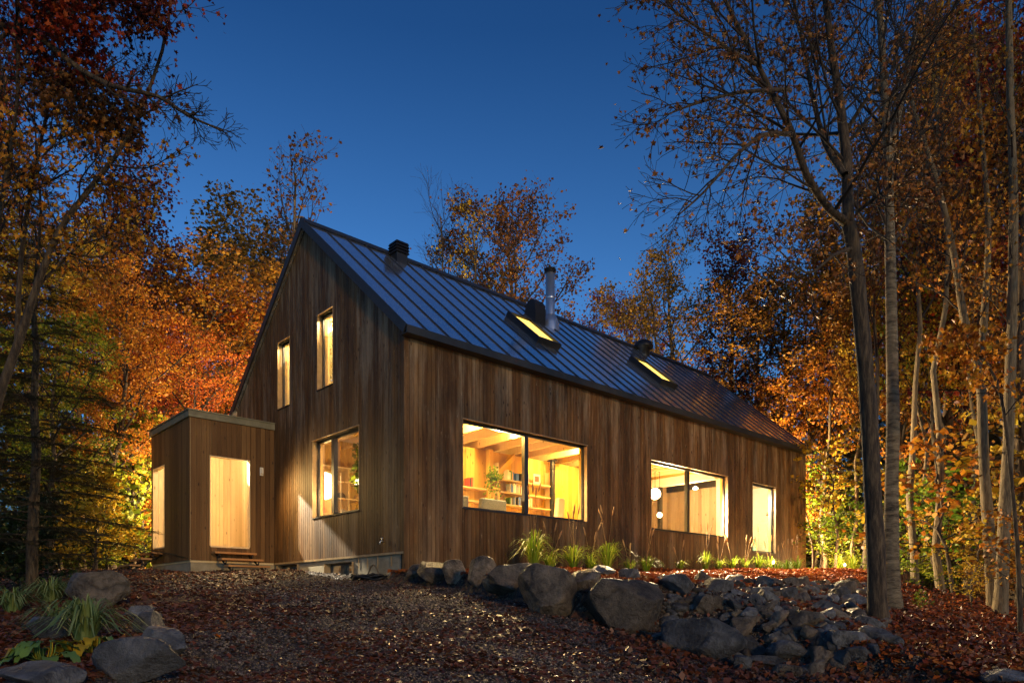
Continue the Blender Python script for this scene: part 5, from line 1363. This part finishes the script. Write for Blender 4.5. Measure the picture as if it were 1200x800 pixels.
hand_tree('maple_tree', [
 ([(1165, 716, D3), (1158, 620, D3), (1152, 520, D3), (1148, 440, D3), (1130, 375, D3), (1118, 300, D3), (1100, 220, D3 - .2), (1078, 150, D3 - .3), (1060, 90, D3 - .3)], .125, .03, limb(1.9, 2.2, (14, 6, 4), .45)),
 ([(1148, 440, D3), (1155, 350, D3 + .2), (1158, 260, D3 + .3), (1150, 150, D3 + .3), (1140, 20, D3 + .3)], .09, .025, limb(1.8, 2.4, (13, 6, 4), .25)),
], 'leaning forked maple left of the thick trunk at the right edge', M['palebark'], LM['orange'], .09, 9)
b4 = ghit(1176, 716); D4 = b4.y - .3
hand_tree('maple_tree', [
 ([(1172, 722, D4), (1178, 600, D4), (1183, 480, D4), (1186, 360, D4), (1188, 240, D4), (1184, 120, D4), (1182, 0, D4), (1180, -100, D4)], .125, .05, limb(2.0, 2.0, (22, 6, 4), .35)),
], 'thick straight maple trunk second from the right edge', M['palebark'], LM['rust'], .09, 10)
hand_tree('maple_tree', [
 ([(1200, 712, D4 + 2), (1200, 560, D4 + 2), (1196, 400, D4 + 2), (1200, 240, D4 + 2), (1206, 60, D4 + 2)], .10, .05, limb(1.6, 1.6, (14, 6, 4), .4)),
], 'dark trunk standing at the very right edge', M['bark'], LM['orange'], .09, 14)
hand_tree('maple_tree', [
 ([(1196, 740, 11.0), (1192, 640, 11.0), (1183, 540, 11.0), (1172, 460, 11.0), (1152, 420, 10.9), (1132, 405, 10.8)], .035, .012, limb(.8, 3.0, (9, 6, 4), .5, (-.01, 0, 0))),
], 'thin curving stem arching left in front of the right trunks', M['bark'], LM['orange'], .09, 16)
# upper left overhanging maple
D5 = 8.5
hand_tree('maple_tree', [
 ([(-60, 720, D5), (-30, 600, D5), (-5, 480, D5), (22, 400, D5), (45, 330, D5)], .062, .042, None),
 ([(45, 330, D5), (70, 270, D5), (110, 215, D5), (150, 160, D5), (190, 60, D5), (205, -40, D5)], .04, .012, limb(1.0, 2.2, (13, 7, 4), .05)),
 ([(20, 400, D5), (25, 300, D5 + .2), (40, 200, D5 + .3), (60, 100, D5 + .4), (60, -40, D5 + .5)], .032, .012, limb(1.3, 2.3, (16, 8, 5), .28)),
 ([(-20, 500, D5), (-10, 350, D5 - .3), (0, 250, D5 - .4), (20, 120, D5 - .5), (20, -50, D5 - .6)], .036, .014, limb(1.3, 2.3, (16, 8, 5), .40)),
 ([(40, 340, D5), (90, 290, D5 + .3), (130, 262, D5 + .4), (150, 240, D5 + .5)], .018, .005, limb(.6, 2.0, (8, 6, 4), .1, (0, 0, 0))),
 ([(30, 300, D5), (80, 297, D5 + .2), (120, 300, D5 + .2), (150, 270, D5 + .2)], .018, .005, limb(.6, 1.2, (8, 6, 4), .1, (0, 0, 0))),
 ([(-10, 30, D5 - .6), (40, 40, D5 - .6), (85, 75, D5 - .6), (130, 100, D5 - .6), (185, 113, D5 - .6), (220, 135, D5 - .6), (262, 154, D5 - .6)], .042, .009, dict(levels=3, n=[13, 6, 4], start=[.35, .15, .1], ang=[48, 45, 42], len=[.55, .26, .13], trop=[.06, .05, .03], leaves=0, lspread=.05, thick=.02)),
 ([(-20, 60, D5 - .6), (40, 20, D5 - .6), (100, 10, D5 - .6), (150, 0, D5 - .6)], .025, .006, limb(.7, 6.0, (11, 8, 5), .1, (-.02, 0, 0))),
 ([(-10, 90, D5 - .4), (50, 95, D5 - .3), (100, 110, D5 - .2), (140, 130, D5)], .022, .006, limb(.6, 5.0, (10, 7, 5), .1, (-.02, 0, 0))),
], 'overhanging red and orange maple at the upper left with a bare twiggy branch', M['bark'], LM['red'], .064, 21, extra=[LM['orange'], LM['dull'], LM['red'], LM['purple'], LM['red']])
# foreground spruce
sp = make_conifer(8, 77, 84); sp.name = 'spruce_tree'; p = ghit(38, 690); p = Vector(((38 - 600) / F * 10.5, 10.5, 0)); z0 = hz(p.x, p.y)
sp.location = (p.x, p.y, z0); hh = (706 - 185) / F * 10.5 - z0; sp.scale = (hh / 8 * 1.05, hh / 8 * 1.05, hh / 8); tag(sp, 'thin dark spruce with airy drooping branches at the left', 'tree', 'foreground trees')

scn.render.engine = 'CYCLES'
